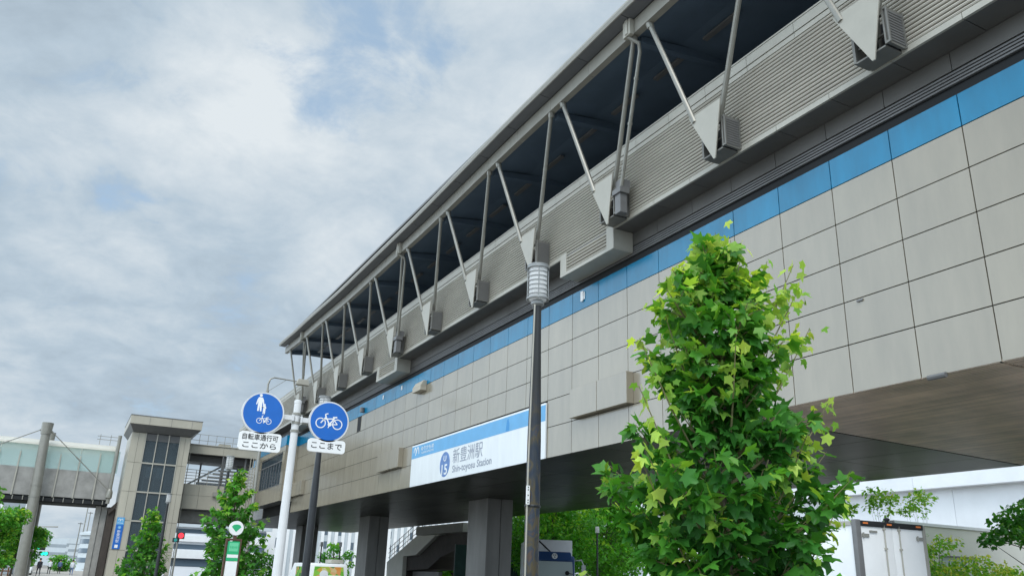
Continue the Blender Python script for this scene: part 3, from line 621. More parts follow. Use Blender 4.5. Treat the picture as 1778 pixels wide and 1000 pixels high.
# ------------------------------------------------------------------ elevator tower
et = thing('elevator_tower', (4.9, 67, 0), 'beige panelled elevator tower with a tall glazed front and overhanging flat roof', 'tower')
TY = 64.3; tz = [0, 2.5, 4.46, 6.42, 8.42, 10.52]
w = MB()
for x0, x1 in ((2.92, 3.40), (3.40, 3.84), (6.22, 6.55), (6.55, 6.92)):
    for a, b_ in zip(tz, tz[1:]): w.box(x0+.008, x1-.008, TY, TY+.06, a+.01, b_-.01)
for a, b_ in zip(tz, tz[1:]):
    for c, d in ((64.36, 66.1), (66.1, 67.9), (67.9, 69.7)): w.box(2.92, 2.98, c+.008, d-.008, a+.01, b_-.01); w.box(6.86, 6.92, c+.008, d-.008, a+.01, b_-.01)
    w.box(2.99, 6.85, 69.64, 69.7, a+.01, b_-.01)
w.build('wall_panels', 'tile_pale', et, None, None)
w = MB(); w.box(2.985, 3.80, TY+.065, TY+.3, 0, 10.5); w.box(6.26, 6.855, TY+.065, TY+.3, 0, 10.5); w.box(2.985, 3.1, TY+.3, 69.6, 0, 10.5); w.box(6.74, 6.855, TY+.3, 69.6, 0, 10.5); w.box(3.1, 6.74, 69.5, 69.6, 0, 10.5); w.build('core', 'dark', et, None, None)
r = MB(); r.prism([(2.62, 63.5, 11.0), (7.45, 63.5, 11.0), (7.45, 70.3, 11.0), (2.62, 70.3, 11.0)], (0, 0, .58)); r.build('roof_slab', 'tile_pale', et, None, None, .015)
r = MB()
for x in (3.9, 5.35, 6.75): r.box(x-.01, x+.01, 63.488, 63.5, 11.02, 11.56)
r.box(2.60, 7.47, 63.48, 70.32, 11.585, 11.64); r.build('roof_trim', 'metal_d', et, None, None)
r = MB(); i = [(2.64, 63.52, 10.995), (7.43, 63.52, 10.995), (7.43, 70.28, 10.995), (2.64, 70.28, 10.995)]; j = [(2.98, 64.2, 10.53), (6.86, 64.2, 10.53), (6.86, 69.7, 10.53), (2.98, 69.7, 10.53)]
for k in range(4): r.face([i[k], i[(k+1) % 4], j[(k+1) % 4], j[k]])
r.face(i); r.face(j[::-1]); r.build('eaves', 'metal_d', et, None, None)
f = MB()
for x in (3.84, 4.60, 5.40, 6.16): f.box(x, x+.06, TY-.05, TY+.12, 0, 10.52)
for z in tz[1:5]: f.box(3.90, 6.16, TY-.03, TY+.10, z-.05, z+.05)
f.build('mullion', 'metal_l', et, None, None)
f = MB()
for x0, x1 in ((3.90, 4.60), (4.66, 5.40), (5.46, 6.16)):
    for k in range(7): f.box(x0, x1, TY+.02, TY+.06, 10.02+k*.07, 10.07+k*.07)
f.build('top_louver', 'metal_d', et, None, None)
f = MB(); f.box(3.90, 6.16, TY+.03, TY+.05, 0.1, 10.0); f.build('glazing', 'glass_d', et, None, None)
c = MB(); c.box(4.25, 5.80, 66.0, 67.6, 6.55, 6.7); c.box(4.25, 5.80, 66.0, 67.6, 8.75, 8.95)
for x in (4.25, 5.70): c.box(x, x+.10, 65.95, 66.05, 6.7, 8.75)
c.box(4.98, 5.06, 65.97, 66.03, 6.7, 8.75); c.box(4.35, 5.70, 65.98, 66.03, 7.5, 7.58); c.build('lift_car', 'metal_l', et, None, None)
c2 = MB(); c2.box(4.40, 4.95, 66.2, 66.24, 7.62, 8.35); c2.box(5.10, 5.62, 66.2, 66.24, 7.62, 8.35); c2.build('lift_car_window', 'building_c', et, None, None)
c = MB()
for x in (4.1, 5.9): c.box(x, x+.12, 66.6, 66.8, 0, 10.4)
c.box(3.3, 6.6, 68.2, 68.3, 3, 10.4); c.build('lift_guide_rail', 'metal_d', et, None, None)
e = thing('entrance_sign', (3.2, TY-.05, 2.56), 'tall narrow blue station entrance sign with white lettering on the elevator tower', 'sign')
FE = fr_front(3.24, TY-.004, 2.56); ORG[e] = Vector(e.location)
b = MB(); b.rbox(FE, -.24, .24, 0, 2.08, .02, .003, .05); b.build('board', 'brightblue', e, None, None)
b = MB(); b.poly(FE, [(-.235, 1.60), (.235, 1.60), (.235, 2.075), (-.235, 2.075)], .05, .053); b.build('header', 'signblue', e, None, None)
gull(FE, 0, 1.90, .30, .054, e); text('ゆりかもめ', 'line_name', FE, -.18, 1.66, .36, .09, .055, 'white', e)
b = MB(); b.disc(FE, (0, 1.42), .11, .05, .053, 20); b.build('round_mark', 'signblue', e, None, None); text('U', 'lettering', FE, -.045, 1.36, .09, .12, .055, 'white', e)
for k, ch in enumerate('新豊洲駅'): text(ch, 'vertical_lettering', FE, -.105, 1.06-k*.215, .21, .19, .053, 'white', e)
b = MB(); b.rbox(FE, -.10, .10, .08, .28, .02, .05, .053); b.build('lift_mark', 'white', e, None, None)
# ------------------------------------------------------------------ link corridor between tower and station
lk = thing('link_corridor', (9.6, 68, 5.0), 'open sided beige corridor joining the elevator tower to the station concourse', 'corridor')
LY = 66.35
def lp(x0, x1, z0, z1, mb, n):
    for k in range(n): a = x0+(x1-x0)*k/n; b_ = x0+(x1-x0)*(k+1)/n; mb.box(a+.008, b_-.008, LY, LY+.06, z0+.008, z1-.008)
w = MB(); lp(6.98, 12.26, 5.62, 6.6, w, 4); lp(6.98, 12.26, 6.6, 7.42, w, 4); w.build('parapet', 'tile_pale', lk, None, None)
w = MB(); lp(6.98, 12.26, 9.66, 10.30, w, 2); w.build('roof_beam', 'tile_pale', lk, None, None)
w = MB(); w.box(6.98, 12.26, LY+.065, LY+.25, 5.63, 7.40); w.box(6.98, 12.26, LY+.065, 70.0, 9.68, 10.28); w.box(6.98, 12.26, LY+.25, 70, 5.55, 5.9); w.box(6.98, 12.26, 69.8, 70.0, 5.9, 7.4); w.build('slab', 'metal_d', lk, None, None)
w = MB(); w.box(6.95, 12.28, LY-.06, 70.1, 10.31, 10.37); w.build('roof_edge', 'metal_l', lk, None, None)
w = MB(); w.box(7.1, 12.3, 67.2, 69.3, 4.7, 5.545); w.build('girder', 'concrete', lk, None, None)
w = MB()
for x in (8.45, 11.3): w.box(x, x+.12, 69.4, 69.6, 7.4, 9.68)
for x in (9.75, 11.35): w.box(x, x+.13, LY+.3, LY+.45, 7.4, 9.68)
w.box(7.1, 12.2, LY+1.2, 69.6, 9.2, 9.66)
w.build('inner_post', 'metal_d', lk, None, None)
w = MB()
for k in range(5): w.tube([(6.98, LY+.12, 7.6+k*.22), (12.24, LY+.12, 7.6+k*.22)], .022, 6)
for k in range(7): w.tube([(7.05+k*.86, LY+.12, 7.4), (7.05+k*.86, LY+.12, 8.5)], .025, 6)
w.build('handrail', 'metal_l', lk)
w = MB(); w.prism([(7.4, 68.6, 7.5), (7.65, 68.6, 7.5), (10.3, 68.6, 9.25), (10.05, 68.6, 9.25)], (0, .15, 0))
for k in range(6): w.box(8.3+k*.38, 12.2, 69.0, 69.08, 7.65+k*.27, 7.80+k*.27)
w.build('stair_flight', 'building_p', lk, None, None)
w = MB()
for k in range(9): w.tube([(7.2+k*.62, LY+.6, 10.37), (7.2+k*.62, LY+.6, 11.2)], .018, 5)
for z in (10.75, 11.2): w.tube([(7.0, LY+.6, z), (12.3, LY+.6, z)], .018, 5)
w.build('roof_railing', 'steel', lk)
w = MB(); w.rbox(fr_front(9.75, LY+.7, 10.37), -.45, .45, 0, .28, .06, -.5, 0); w.build('roof_unit', 'metal_l', lk, None, None)
w = MB(); w.tube([(9.65, LY-.12, 9.6), (9.6, LY-.12, 6.95)], .05, 8); w.build('drain_pipe', 'metal_d', lk); w = MB(); w.box(9.28, 9.92, LY-.25, LY-.003, 6.62, 6.93); w.build('drain_box', 'metal', lk, None, None, .01)
w = MB()
for x in (11.72, 11.92, 12.12): w.tube([(x, LY-.1, .0), (x, LY-.1, 9.7)], .035, 6)
for x in (7.05, 7.22): w.tube([(x, LY-.1, 0), (x, LY-.1, 9.7)], .03, 6)
for k in range(8): w.box(11.68, 12.16, LY-.11, LY-.07, 1.2+k*1.1, 1.25+k*1.1)
w.build('service_pipe', 'metal_l', lk)
# ------------------------------------------------------------------ glazed footbridge with mast
fb = thing('footbridge', (-2.4, 66, 0), 'glazed footbridge with grey girder hung by cables from a round steel mast', 'footbridge')
BY = 66.4
w = MB()
for k in range(-18, 4):
    x = -2.5+1.245*k
    if x+1.245 < 2.35: w.box(x+.006, x+1.239, BY, BY+.08, 5.86, 7.72)
w.box(1.24, 2.25, BY, BY+.08, 5.86, 7.72); w.build('girder_panel', 'concrete', fb, None, None)
w = MB(); w.box(-24, 2.3, BY+.12, 70.0, 5.46, 5.84); w.box(-24, 2.3, BY-.1, BY+.3, 5.50, 5.74); w.build('deck', 'dark', fb, None, None)
w = MB()
for k in range(42): x = -23.5+.62*k; w.box(x, x+.05, BY-.16, BY-.102, 5.52, 5.80)
w.build('deck_bracket', 'metal', fb, None, None)
w = MB()
for k in range(-17, 4): x = -2.5+1.245*k; w.box(x-.04, x+.04, BY-.10, BY-.003, 5.80, 8.75+(.3 if k > 2 else 0))
w.build('rib', 'metal_l', fb, None, None)
w = MB()
for k in range(-9, 3): x = -2.5+2.49*k; w.box(x+.02, min(x+2.47, 2.22), BY+.02, BY+.04, 7.74, 9.28)
w.build('glass_panel', 'glass_g', fb, None, None)
w = MB(); w.box(-24, 2.25, 69.9, 69.93, 7.74, 9.28); w.build('rear_glass', 'glass_g', fb, None, None)
w = MB(); w.box(-24, 2.25, 69.86, 69.95, 5.86, 7.72); w.build('rear_girder', 'concrete', fb, None, None)
sec = [(BY-.12, 9.28), (BY-.10, 9.42), (BY+.5, 9.70), (BY+1.75, 9.86), (BY+3.0, 9.70), (70.05, 9.42), (70.07, 9.28)]
w = MB(); w.prism([(-24, y, z) for y, z in sec], (26.3, 0, 0)); w.build('roof', 'membrane', fb)
w = MB(); w.box(1.25, 2.22, BY+.35, BY+.37, 7.74, 9.1); w.box(1.0, 2.24, BY+.22, BY+.30, 8.94, 9.0); w.build('end_screen', 'glass_g', fb, None, None)
w = MB(); w.tube([(2.26, BY-.2, 5.6), (2.26, BY-.2, 10.4)], .13, 10); w.lathe((2.26, BY-.2, 5.9), [(.12, 0), (.22, .1), (.22, .5), (.13, .7)], 10); w.build('end_post', 'steel', fb)
w = MB(); w.tube([(1.0, BY+.6, 9.75), (1.0, BY+.6, 10.5)], .02, 5); w.tube([(1.7, BY+.6, 9.75), (1.7, BY+.6, 10.5)], .02, 5); w.tube([(.8, BY+.6, 10.35), (2.3, BY+.6, 10.35)], .02, 5); w.tube([(.8, BY+.6, 10.12), (2.3, BY+.6, 10.12)], .02, 5); w.build('roof_rail', 'steel', fb)
def mast(x0, x1, y, zt, name):
    w = MB(); w.tube([(x0, y, 0), (x0+(x1-x0)*.55, y, zt*.58), (x1, y, zt-.75)], [.36, .34, .29], 14); w.tube([(x1, y, zt-.80), (x1, y, zt)], [.33, .38], 14)
    for q in (.53, .60): p = Vector((x0, y, 0)).lerp(Vector((x1, y, zt)), q); w.tube([p, p+Vector((0, 0, .05))], [.365, .365], 14)
    return w.build(name, 'steel', fb)
mast(-2.14, -2.46, 65.5, 10.7, 'mast'); mast(-2.1, -2.35, 70.9, 10.75, 'mast')
w = MB()
for (a, b_) in (((-2.3, 65.5, 10.3), (2.2, BY-.2, 6.5)), ((-2.6, 65.5, 10.3), (-7.0, BY-.15, 8.0)), ((-2.3, 70.9, 10.4), (2.2, 70.2, 6.5)), ((-2.5, 70.9, 10.4), (-7, 70.2, 8.0))):
    w2 = MB(); a = Vector(a); b_ = Vector(b_); w2.tube([a, b_], .032, 6); w2.tube([a, a.lerp(b_, .06)], .06, 6); w2.tube([a.lerp(b_, .45), a.lerp(b_, .52)], .05, 6); w2.build('cable', 'steel', fb)
w = MB(); w.box(1.62, 1.95, 67.0, 67.6, 0, 5.45); w.box(2.0, 2.4, 67.1, 69.6, 0, 5.42); w.build('pier', 'concrete', fb, None, None, .02)
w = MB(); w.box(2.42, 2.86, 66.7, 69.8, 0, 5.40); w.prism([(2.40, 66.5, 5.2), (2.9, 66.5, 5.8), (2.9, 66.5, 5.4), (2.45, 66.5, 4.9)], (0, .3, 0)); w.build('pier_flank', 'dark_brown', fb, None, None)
# ------------------------------------------------------------------ street lamps
def street_lamp(loc, label, pole_m, extra):
    X, Y, Z = loc; root = thing('street_lamp', loc, label, 'street lamp', 'slim street lamps with ringed cylindrical heads along the pavement')
    p = MB(); p.lathe((X, Y, 0), [(.15, 0), (.15, .3), (.080, .34), (.080, 1.2), (.074, 3.0), (.050, 4.1), (.043, 4.56)], 18); p.build('pole', pole_m, root, None, None, 50)
    h = MB(); h.lathe((X, Y, 4.575), [(.100, 0), (.104, .01), (.104, .37), (.10, .38)], 20); o = h.build('lamp_head', 'lamp_white', root)
    g = MB(); ft = lambda u, v, d: (X+u, Y+v, 4.545+d)
    for k in range(8): g.disc(ft, (0, 0), .116 if k not in (0, 7) else .130, .03+k*.0535, .037+k*.0535 if k not in (0, 7) else .050+k*.0535, 24, 0, .1045)
    for q in range(4): t = PI/4+q*PI/2+.35; g.tube([(X+.118*math.cos(t), Y+.118*math.sin(t), 4.56), (X+.118*math.cos(t), Y+.118*math.sin(t), 4.97)], .006, 5)
    g.lathe((X, Y, 4.545), [(.02, .425), (.125, .43), (.125, .445), (.05, .455)], 24); g.lathe((X, Y, 4.50), [(.046, 0), (.075, .02), (.075, .05), (.05, .075)], 14)
    g.build('head_cage', 'lamp_frame', root)
    if extra:
        c = MB(); c.tube([(X-.062, Y-.05, 4.50), (X-.084, Y-.055, 3.3), (X-.094, Y-.055, 2.7), (X-.098, Y-.055, 0)], .009, 6); c.build('cable_conduit', 'metal_l', root)
        pl_ = MB(); F = fr_front(X-.099, Y-.068, 2.32); pl_.rbox(F, -.018, .018, 0, .19, .005, 0, .012); o2 = pl_.build('number_plate', 'white', root, None, None)
        mkz = MB()
        for v in (.012, .036, .085, .14, .165): mkz.poly(F, [(-.006, v), (.006, v), (.006, v+.014), (-.006, v+.014)], .0121, .0132)
        mkz.build('marking', 'ink', o2, None, None)
        bd = MB(); bd.lathe((X, Y, 2.30), [(.0835, 0), (.086, .004), (.086, .02), (.0835, .024)], 18); bd.lathe((X, Y, 1.0), [(.0865, 0), (.089, .004), (.089, .03), (.0865, .034)], 18); bd.build('band', 'lamp_pole', root)
    return root
street_lamp((4.25, 7.65, 0), 'nearest street lamp, its lower pole mottled with rust and blue patches', 'lamp_pole_old', True)
l2 = street_lamp((4.22, 16.5, 0), 'dark street lamp whose head hides behind the round bicycle sign', 'lamp_pole', False)
for y, lab in ((27.7, 'dark street lamp rising through the street tree beside the green bus stop sign'), (45.0, 'farthest street lamp, small, in front of the elevator tower')):
    c = copy_tree(l2); c.location = (4.25, y, 0); c['label'] = lab
# ------------------------------------------------------------------ cycle-path road sign
rs = thing('road_sign', (2.70, 12.1, 0), 'white pole with two round blue cycle signs and white plates under them', 'road sign')
p = MB(); p.lathe((2.70, 12.1, 0), [(.075, 0), (.070, 1.4), (.056, 3.0), (.051, 3.93), (.055, 3.93), (.055, 3.97), (.02, 3.985)], 16); p.build('pole', 'polewhite', rs, None, None, 50)
for z in (3.50, 3.62, 3.75): p = MB(); p.lathe((2.70, 12.1, z), [(.056, 0), (.064, .004), (.064, .035), (.056, .039)], 16); p.build('clamp', 'steel', rs, None, None)
def round_sign(cx, cz, arm, plate, lines, both):
    F = fr_front(cx, 12.0, cz)
    a = MB(); a.box(*arm, 12.03, 12.07, cz-.05, cz+.02); a.box(arm[0] if arm[0] > 2.6 else arm[1]-.03, (arm[0] if arm[0] > 2.6 else arm[1]-.03)+.03, 12.018, 12.085, cz-.06, cz+.03); a.build('bracket', 'polewhite', rs, None, None, .006)
    d = MB(); d.disc(F, (0, 0), .300, -.055, .0, 48); o = d.build('round_sign', 'polewhite', rs)
    d = MB(); d.disc(F, (0, 0), .279, .0, .003, 48); d.build('sign_face', 'roadblue', o)
    def cyc(u, v, s):
        b = MB(); W = .0032, .0052
        for x in (-.30, .30): b.disc(F, (u+x*s, v-.05*s), .185*s, *W, 24, 0, .150*s)
        q = lambda x, y: (u+x*s, v+y*s)
        for k, (p0, p1, wd) in enumerate((((-.30, -.05), (-.13, .17), .045), ((-.13, .17), (.02, -.08), .045), ((-.17, .10), (.16, .14), .040), ((.02, -.08), (.18, .17), .045), ((.02, -.08), (.30, -.05), .035), ((.30, -.05), (.14, .12), .030), ((-.13, .17), (-.16, .27), .045), ((-.16, .27), (-.06, .30), .035), ((.12, .185), (.27, .20), .05), ((-.02, -.20), (.06, .02), .03))):
            b.bar(F, q(*p0), q(*p1), wd*s, .0032+.0001*k, .0052+.0001*k)
        b.disc(F, q(.02, -.08), .065*s, .0045, .0065, 12); b.build('bicycle_pictogram', 'white', o, None, None)
    if both:
        g = MB(); q = lambda P: [(x*.30-.060, y*.30+.145) for x, y in P]
        g.disc(F, (-.060, .248), .021, .0032, .005, 14)
        g.poly(F, q([(-.09, .25), (.09, .25), (.155, .12), (.20, -.13), (.155, -.15), (.10, .05), (.095, -.05), (.10, -.42), (.03, -.42), (0, -.12), (-.03, -.42), (-.10, -.42), (-.095, -.05), (-.10, .05), (-.14, -.12), (-.185, -.10), (-.15, .12)]), .0032, .005)
        g.disc(F, (.007, .118), .013, .0033, .0051, 12)
        g.poly(F, [(x*.30+.007, y*.30+.05) for x, y in [(-.05, .18), (.05, .18), (.09, .06), (.06, .05), (.055, -.22), (.01, -.22), (0, -.02), (-.01, -.22), (-.055, -.22), (-.05, .06), (-.12, .15), (-.14, .12)]], .0033, .0051)
        g.build('walking_pictogram', 'white', o, None, None); cyc(.025, -.105, .22)
    else: cyc(0, -.01, .42)
    x0, x1, z0, z1 = plate; FP = fr_front((x0+x1)/2, 12.0, z0); w_, h_ = x1-x0, z1-z0
    b = MB(); b.rbox(FP, -w_/2, w_/2, 0, h_, .045, -.045, 0); pb = b.build('sign_plate', 'white', rs, None, None)
    b = MB(); b.box((x0+x1)/2-.015, (x0+x1)/2+.015, 12.05, 12.06, z0+.05, cz-.25); b.build('plate_hanger', 'steel', rs, None, None)
    n = len(lines)
    for k, (s, fw, fh, v) in enumerate(lines): text(s, 'lettering', FP, -fw/2, v, fw, fh, .002, 'ink', pb, bold=.014)
round_sign(2.20, 3.715, (2.44, 2.655), (1.915, 2.505, 3.175, 3.435), (('自転車通行可', .50, .088, .145), ('ここから', .47, .082, .035)), True)
round_sign(3.17, 3.70, (2.75, 2.93), (2.895, 3.45, 3.245, 3.435), (('ここまで', .46, .095, .05),), False)
# ------------------------------------------------------------------ thin road lamp with bent arm
rl = thing('road_lamp', (7.46, 40, 0), 'thin grey road lamp with a bent arm and flat boxy head above the pedestrian sign', 'road lamp')
p = MB(); p.tube([(7.46, 40, 0), (7.44, 40, 4), (7.40, 40, 9.5), (7.38, 40, 10.05), (7.46, 40, 10.33), (7.65, 40, 10.42), (8.75, 40, 10.38)], [.085, .075, .05, .045, .04, .035, .03], 8); p.build('pole', 'steel', rl)
p = MB(); p.tube([(7.40, 40, 9.7), (8.2, 40, 10.36)], .012, 5); p.build('stay', 'steel', rl); p = MB(); p.tube([(7.41, 40, 9.3), (7.39, 40, 9.75)], .075, 8); p.build('collar', 'metal', rl)
h = MB(); h.prism([(8.68, 39.82, 10.22), (9.34, 39.82, 10.22), (9.26, 39.82, 10.50), (8.78, 39.82, 10.50)], (0, .36, 0)); h.build('lamp_head', 'metal_l', rl, None, None, .02)
# ------------------------------------------------------------------ bus stop sign
bs = thing('bus_stop_sign', (3.95, 23.5, 0), 'bus stop post with round white green-leaf emblem above a green panel', 'bus stop sign')
FB = fr_front(4.02, 23.5, 0)
p = MB(); p.box(3.80, 3.845, 23.46, 23.54, 0, 2.34); p.box(4.165, 4.21, 23.46, 23.54, 0, 2.34); p.box(3.845, 4.165, 23.46, 23.54, 2.29, 2.34); p.box(3.98, 4.06, 23.47, 23.53, 2.34, 2.44); p.build('frame', 'brown', bs, None, None, .006)
p = MB(); p.disc(FB, (0, 2.61), .185, -.05, .05, 32); rd = p.build('round_board', 'white', bs)
lf = [(0, -.11)]+[(.115*math.sin(math.radians(a))*(1+.06*math.cos(a*.14)), .01+.075*math.cos(math.radians(a*.9))) for a in range(-100, 101, 12)]
p = MB(); p.poly(FB, [(x, y+2.62) for x, y in lf], .05, .054); p.build('leaf_emblem', 'green', rd, None, None)
p = MB(); p.poly(FB, [(-.155, 1.78), (.155, 1.78), (.155, 2.27), (-.155, 2.27)], -.03, .03); gp = p.build('green_panel', 'green', bs, None, None)
p = MB(); p.poly(FB, [(-.115, 2.02), (.115, 2.02), (.115, 2.235), (-.115, 2.235)], .03, .033); p.build('name_field', 'green_l', gp, None, None); p = MB(); p.poly(FB, [(-.14, 1.86), (.14, 1.86), (.14, 1.94), (-.14, 1.94)], .03, .033); p.build('white_strip', 'white', gp, None, None)
text('新豊洲駅', 'stop_name', FB, -.10, 2.09, .20, .06, .034, 'green', gp)
p = MB(); p.poly(FB, [(-.15, .5), (.15, .5), (.15, 1.77), (-.15, 1.77)], -.03, .03); p.build('timetable_panel', 'white', bs, None, None)
# ------------------------------------------------------------------ small lamps beyond the viaduct
def park_lamp(loc, H, label):
    X, Y, Z = loc; r = thing('park_lamp', loc, label, 'park lamp', 'park lamps beyond the viaduct')
    p = MB(); p.lathe((X, Y, Z), [(.09, 0), (.06, .3), (.055, H-.35), (.075, H-.35)], 10); p.build('pole', 'lamp_pole', r, None, None, 50)
    p = MB(); p.lathe((X, Y, Z+H-.36), [(.10, 0), (.12, .02), (.12, .34), (.10, .36)], 12); p.build('lamp_head', 'lamp_white', r); return r
park_lamp((28.4, 43, .1), 4.62, 'park lamp in front of the green trees right of the blue truck')
park_lamp((19.0, 70, 0), 3.9, 'small park lamp beside the dark column left of the far round tree'); park_lamp((20.6, 70, 0), 3.95, 'small park lamp in front of the far round tree')
# ------------------------------------------------------------------ traffic signals
tl = thing('traffic_light', (5.55, 50, 0), 'pedestrian traffic light showing red beside the elevator tower', 'traffic light')
p = MB(); p.tube([(5.55, 50, 0), (5.55, 50, 3.0)], .05, 8); p.build('pole', 'steel', tl)
p = MB(); p.box(5.48, 5.86, 49.9, 50.1, 3.02, 3.36); p.box(5.28, 5.62, 49.92, 50.08, 2.84, 3.06); h = p.build('signal_box', 'ink', tl, None, None, .02)
p = MB(); p.disc(fr_front(5.67, 49.9, 3.19), (0, 0), .14, .0, .03, 16); p.build('red_lens', 'red_l', h); p = MB(); p.disc(fr_front(5.42, 49.92, 2.95), (0, 0), .09, .0, .03, 16); p.build('unlit_lens', 'teal_s', h)
tl = thing('traffic_light', (-2.3, 108, 0), 'distant traffic light showing green beside the tree row at the left', 'traffic light')
p = MB(); p.tube([(-2.9, 108, 0), (-2.9, 108, 5.2), (-.8, 108, 5.3)], .07, 8); p.build('pole', 'steel', tl)
p = MB(); p.box(-2.7, -1.6, 107.85, 108.1, 2.75, 3.25); p.box(-2.1, -1.2, 107.9, 108.15, 2.2, 2.62); h = p.build('signal_box', 'ink', tl, None, None, .03)
for x, z in ((-2.35, 3.0), (-1.45, 2.41), (-1.8, 2.41)): p = MB(); p.disc(fr_front(x, 107.84, z), (0, 0), .20, .0, .06, 14); p.build('green_lens', 'green_s', h)
# ------------------------------------------------------------------ trees and shrubs
gum_tree((4.33, 4.8, .12), 4.25, ((0, .98), (1.0, 1.05), (1.45, 1.08), (1.75, .92), (1.95, .84), (2.25, 1.0), (2.5, .92), (2.75, .66), (2.95, .42), (3.1, .44), (3.3, .66), (3.6, .64), (3.8, .48), (3.95, .42), (4.15, .18), (4.4, .05)),
         'young sweetgum tree with star shaped leaves and lime green tips standing nearest the camera', None, 5, 96, 64, .116,
         shoots=((4.35, 4.8, 4.38, 1), (4.50, 4.78, 4.34, .7), (4.68, 4.85, 4.32, .7), (4.13, 4.8, 4.24, .8), (3.94, 4.75, 3.98, .8), (5.12, 4.7, 4.22, .9), (5.36, 4.8, 3.72, .9), (3.75, 4.8, 3.68, .9), (5.48, 4.75, 3.12, .9), (3.55, 4.8, 3.33, .8), (5.02, 4.9, 4.3, .8), (5.3, 4.85, 4.05, .8), (3.5, 4.75, 2.95, .9), (5.55, 4.8, 2.3, .9), (3.45, 4.7, 2.45, .9), (4.1, 4.35, 3.4, .7), (4.7, 4.3, 2.7, .7)), curve=.95, cat='tree')
gum_tree((4.45, 27.0, .12), 4.45, ((0, 1.05), (1.2, 1.1), (2.2, 1.08), (3.0, .88), (3.7, .52), (4.1, .22), (4.6, .06)), 'slender young street tree behind the bus stop sign', 'young street trees', 8, 56, 38, .165, star=True, m='leaf_mid', z0=.7, name='street_tree')
gum_tree((4.15, 50.5, .12), 4.55, ((0, 1.3), (1.2, 1.35), (2.2, 1.25), (3.0, .95), (3.8, .6), (4.3, .3), (4.7, .08)), 'small young street tree in front of the elevator tower glazing', 'young street trees', 12, 48, 30, .21, star=True, m='leaf_mid', z0=.7, name='street_tree')
for k, (x, y, h, r, lab) in enumerate(((-4.75, 46, 5.5, 1.75, 'bushy street tree cut by the left edge of the photo'), (-3.7, 57, 5.0, 1.5, 'bushy street tree just left of the leaning footbridge mast'), (-2.95, 71, 4.9, 1.45, 'bushy street tree behind the foot of the footbridge mast'), (-2.75, 86, 5.0, 1.4, 'farther street tree right of the mast foot, by the green signal'), (-3.4, 104, 6.2, 1.5, 'far tall tree rising behind the tree row at the left'))):
    clump_tree('street_tree', (x, y, .12), h, r, lab, 'tree', 40+k, 4200, .21, 'leaf_mid', 20, .09, 'trees along the left kerb', z0=.16, spread=.42)
for k, (x, y, h, r, lab) in enumerate(((27.6, 47, 7.2, 3.4, 'leafy green tree beside the blue truck under the viaduct edge'), (33.0, 50, 7.8, 3.6, 'leafy green tree behind the park lamp, right of the blue truck'), (32.2, 60, 8.6, 3.8, 'leafy green tree farther back behind the blue truck'), (38.5, 56.5, 8.6, 3.6, 'leafy green tree half hidden behind the sweetgum'), (24.4, 85, 4.5, 1.8, 'round tree seen between two dark columns behind the van'), (30.0, 68, 4.2, 1.2, 'thin tree glimpsed below the viaduct stair, left of the green hoarding'))):
    clump_tree('broadleaf_tree', (x, y, .1), h, r, lab, 'tree', 60+k, 8000 if k < 4 else 1800, .26, 'leaf_bg', 46 if k < 4 else 16, .16, 'trees beyond the viaduct', z0=.20, spread=.34)
for k, (x, y, h, r, lab, cl) in enumerate(((26.6, 21.2, 5.3, .78, 'thin spreading sapling behind the left of the white truck roof', 9), (28.7, 21.2, 5.35, .78, 'reddish stemmed sapling behind the right corner of the white truck', 9), (24.9, 21.6, 4.85, .68, 'pale sapling left of the other saplings, behind the truck', 8))):
    clump_tree('sapling', (x, y, .1), h, r*.9, lab, 'tree', 80+k, 420, .13, 'leaf_yel', cl, .03, 'saplings behind the white truck', z0=.80, spread=.42)
MS = 1.5; mb_ = [(16.95, 11, 2.66, .20), (17.15, 11.1, 2.74, .24), (17.5, 10.9, 2.85, .30), (17.75, 11.1, 3.08, .34), (18.2, 11, 3.22, .44), (18.0, 10.9, 2.85, .30), (18.6, 11.1, 2.95, .5), (19.1, 11, 3.4, .6), (19.8, 11, 3.5, .7), (20.4, 11, 3.2, .6)]
clump_tree('maple_tree', (29.8, 16.5, .1), 5.2, 3.0, 'dark green spreading tree reaching in from the right edge', 'tree', 90, 3400, .16, 'leaf_maple', trunk_r=.11, lean=(-.3, 0), blobs=[(x*MS, y*MS, 1.6+(z-1.6)*MS, r*MS) for x, y, z, r in mb_])
for k, (x, y, h, r, lab, m) in enumerate(((24.2, 18.3, 2.45, 1.0, 'low green shrub at the lower right beside the white truck', 'leaf_bg'), (25.9, 18.4, 2.65, 1.1, 'yellow green shrub below the cream wall at the right', 'leaf_yel'), (28.2, 18.2, 2.85, 1.2, 'yellow green shrub in the bottom right corner', 'leaf_yel'), (26.4, 19.2, 3.6, .9, 'pale twiggy shrub standing above the yellow green shrubs', 'leaf_yel'))):
    clump_tree('shrub', (x, y, .1), h, r, lab, 'shrub', 95+k, 4200 if k < 3 else 700, .12, m, 34 if k < 3 else 16, .03, 'shrubs along the far pavement', z0=.25 if k < 3 else .60, spread=.36, youth=1.7 if k else 1.2)
cv = thing('climbing_plant', (24.6, 19.4, .1), 'climbing plant with small yellow and green leaves at the right corner of the white truck', 'plant')
v = MB(); pts = [(20.4, 16.2, .1), (20.5, 16.2, 2.2), (20.7, 16.2, 3.0), (20.9, 16.2, 3.35), (21.6, 16.2, 3.30)]; v.tube(pts, .012, 5); v.tube([(20.7, 16.2, 3.0), (20.75, 16.15, 2.5), (20.95, 16.1, 2.4)], .008, 5); v.v = [(x*1.2, y*1.2, 1.6+(z-1.6)*1.2 if z > 1.6 else z) for x, y, z in v.v]; v.build('stem', 'bark', cv)
_r3 = random.Random(4); _b = []; _d = []
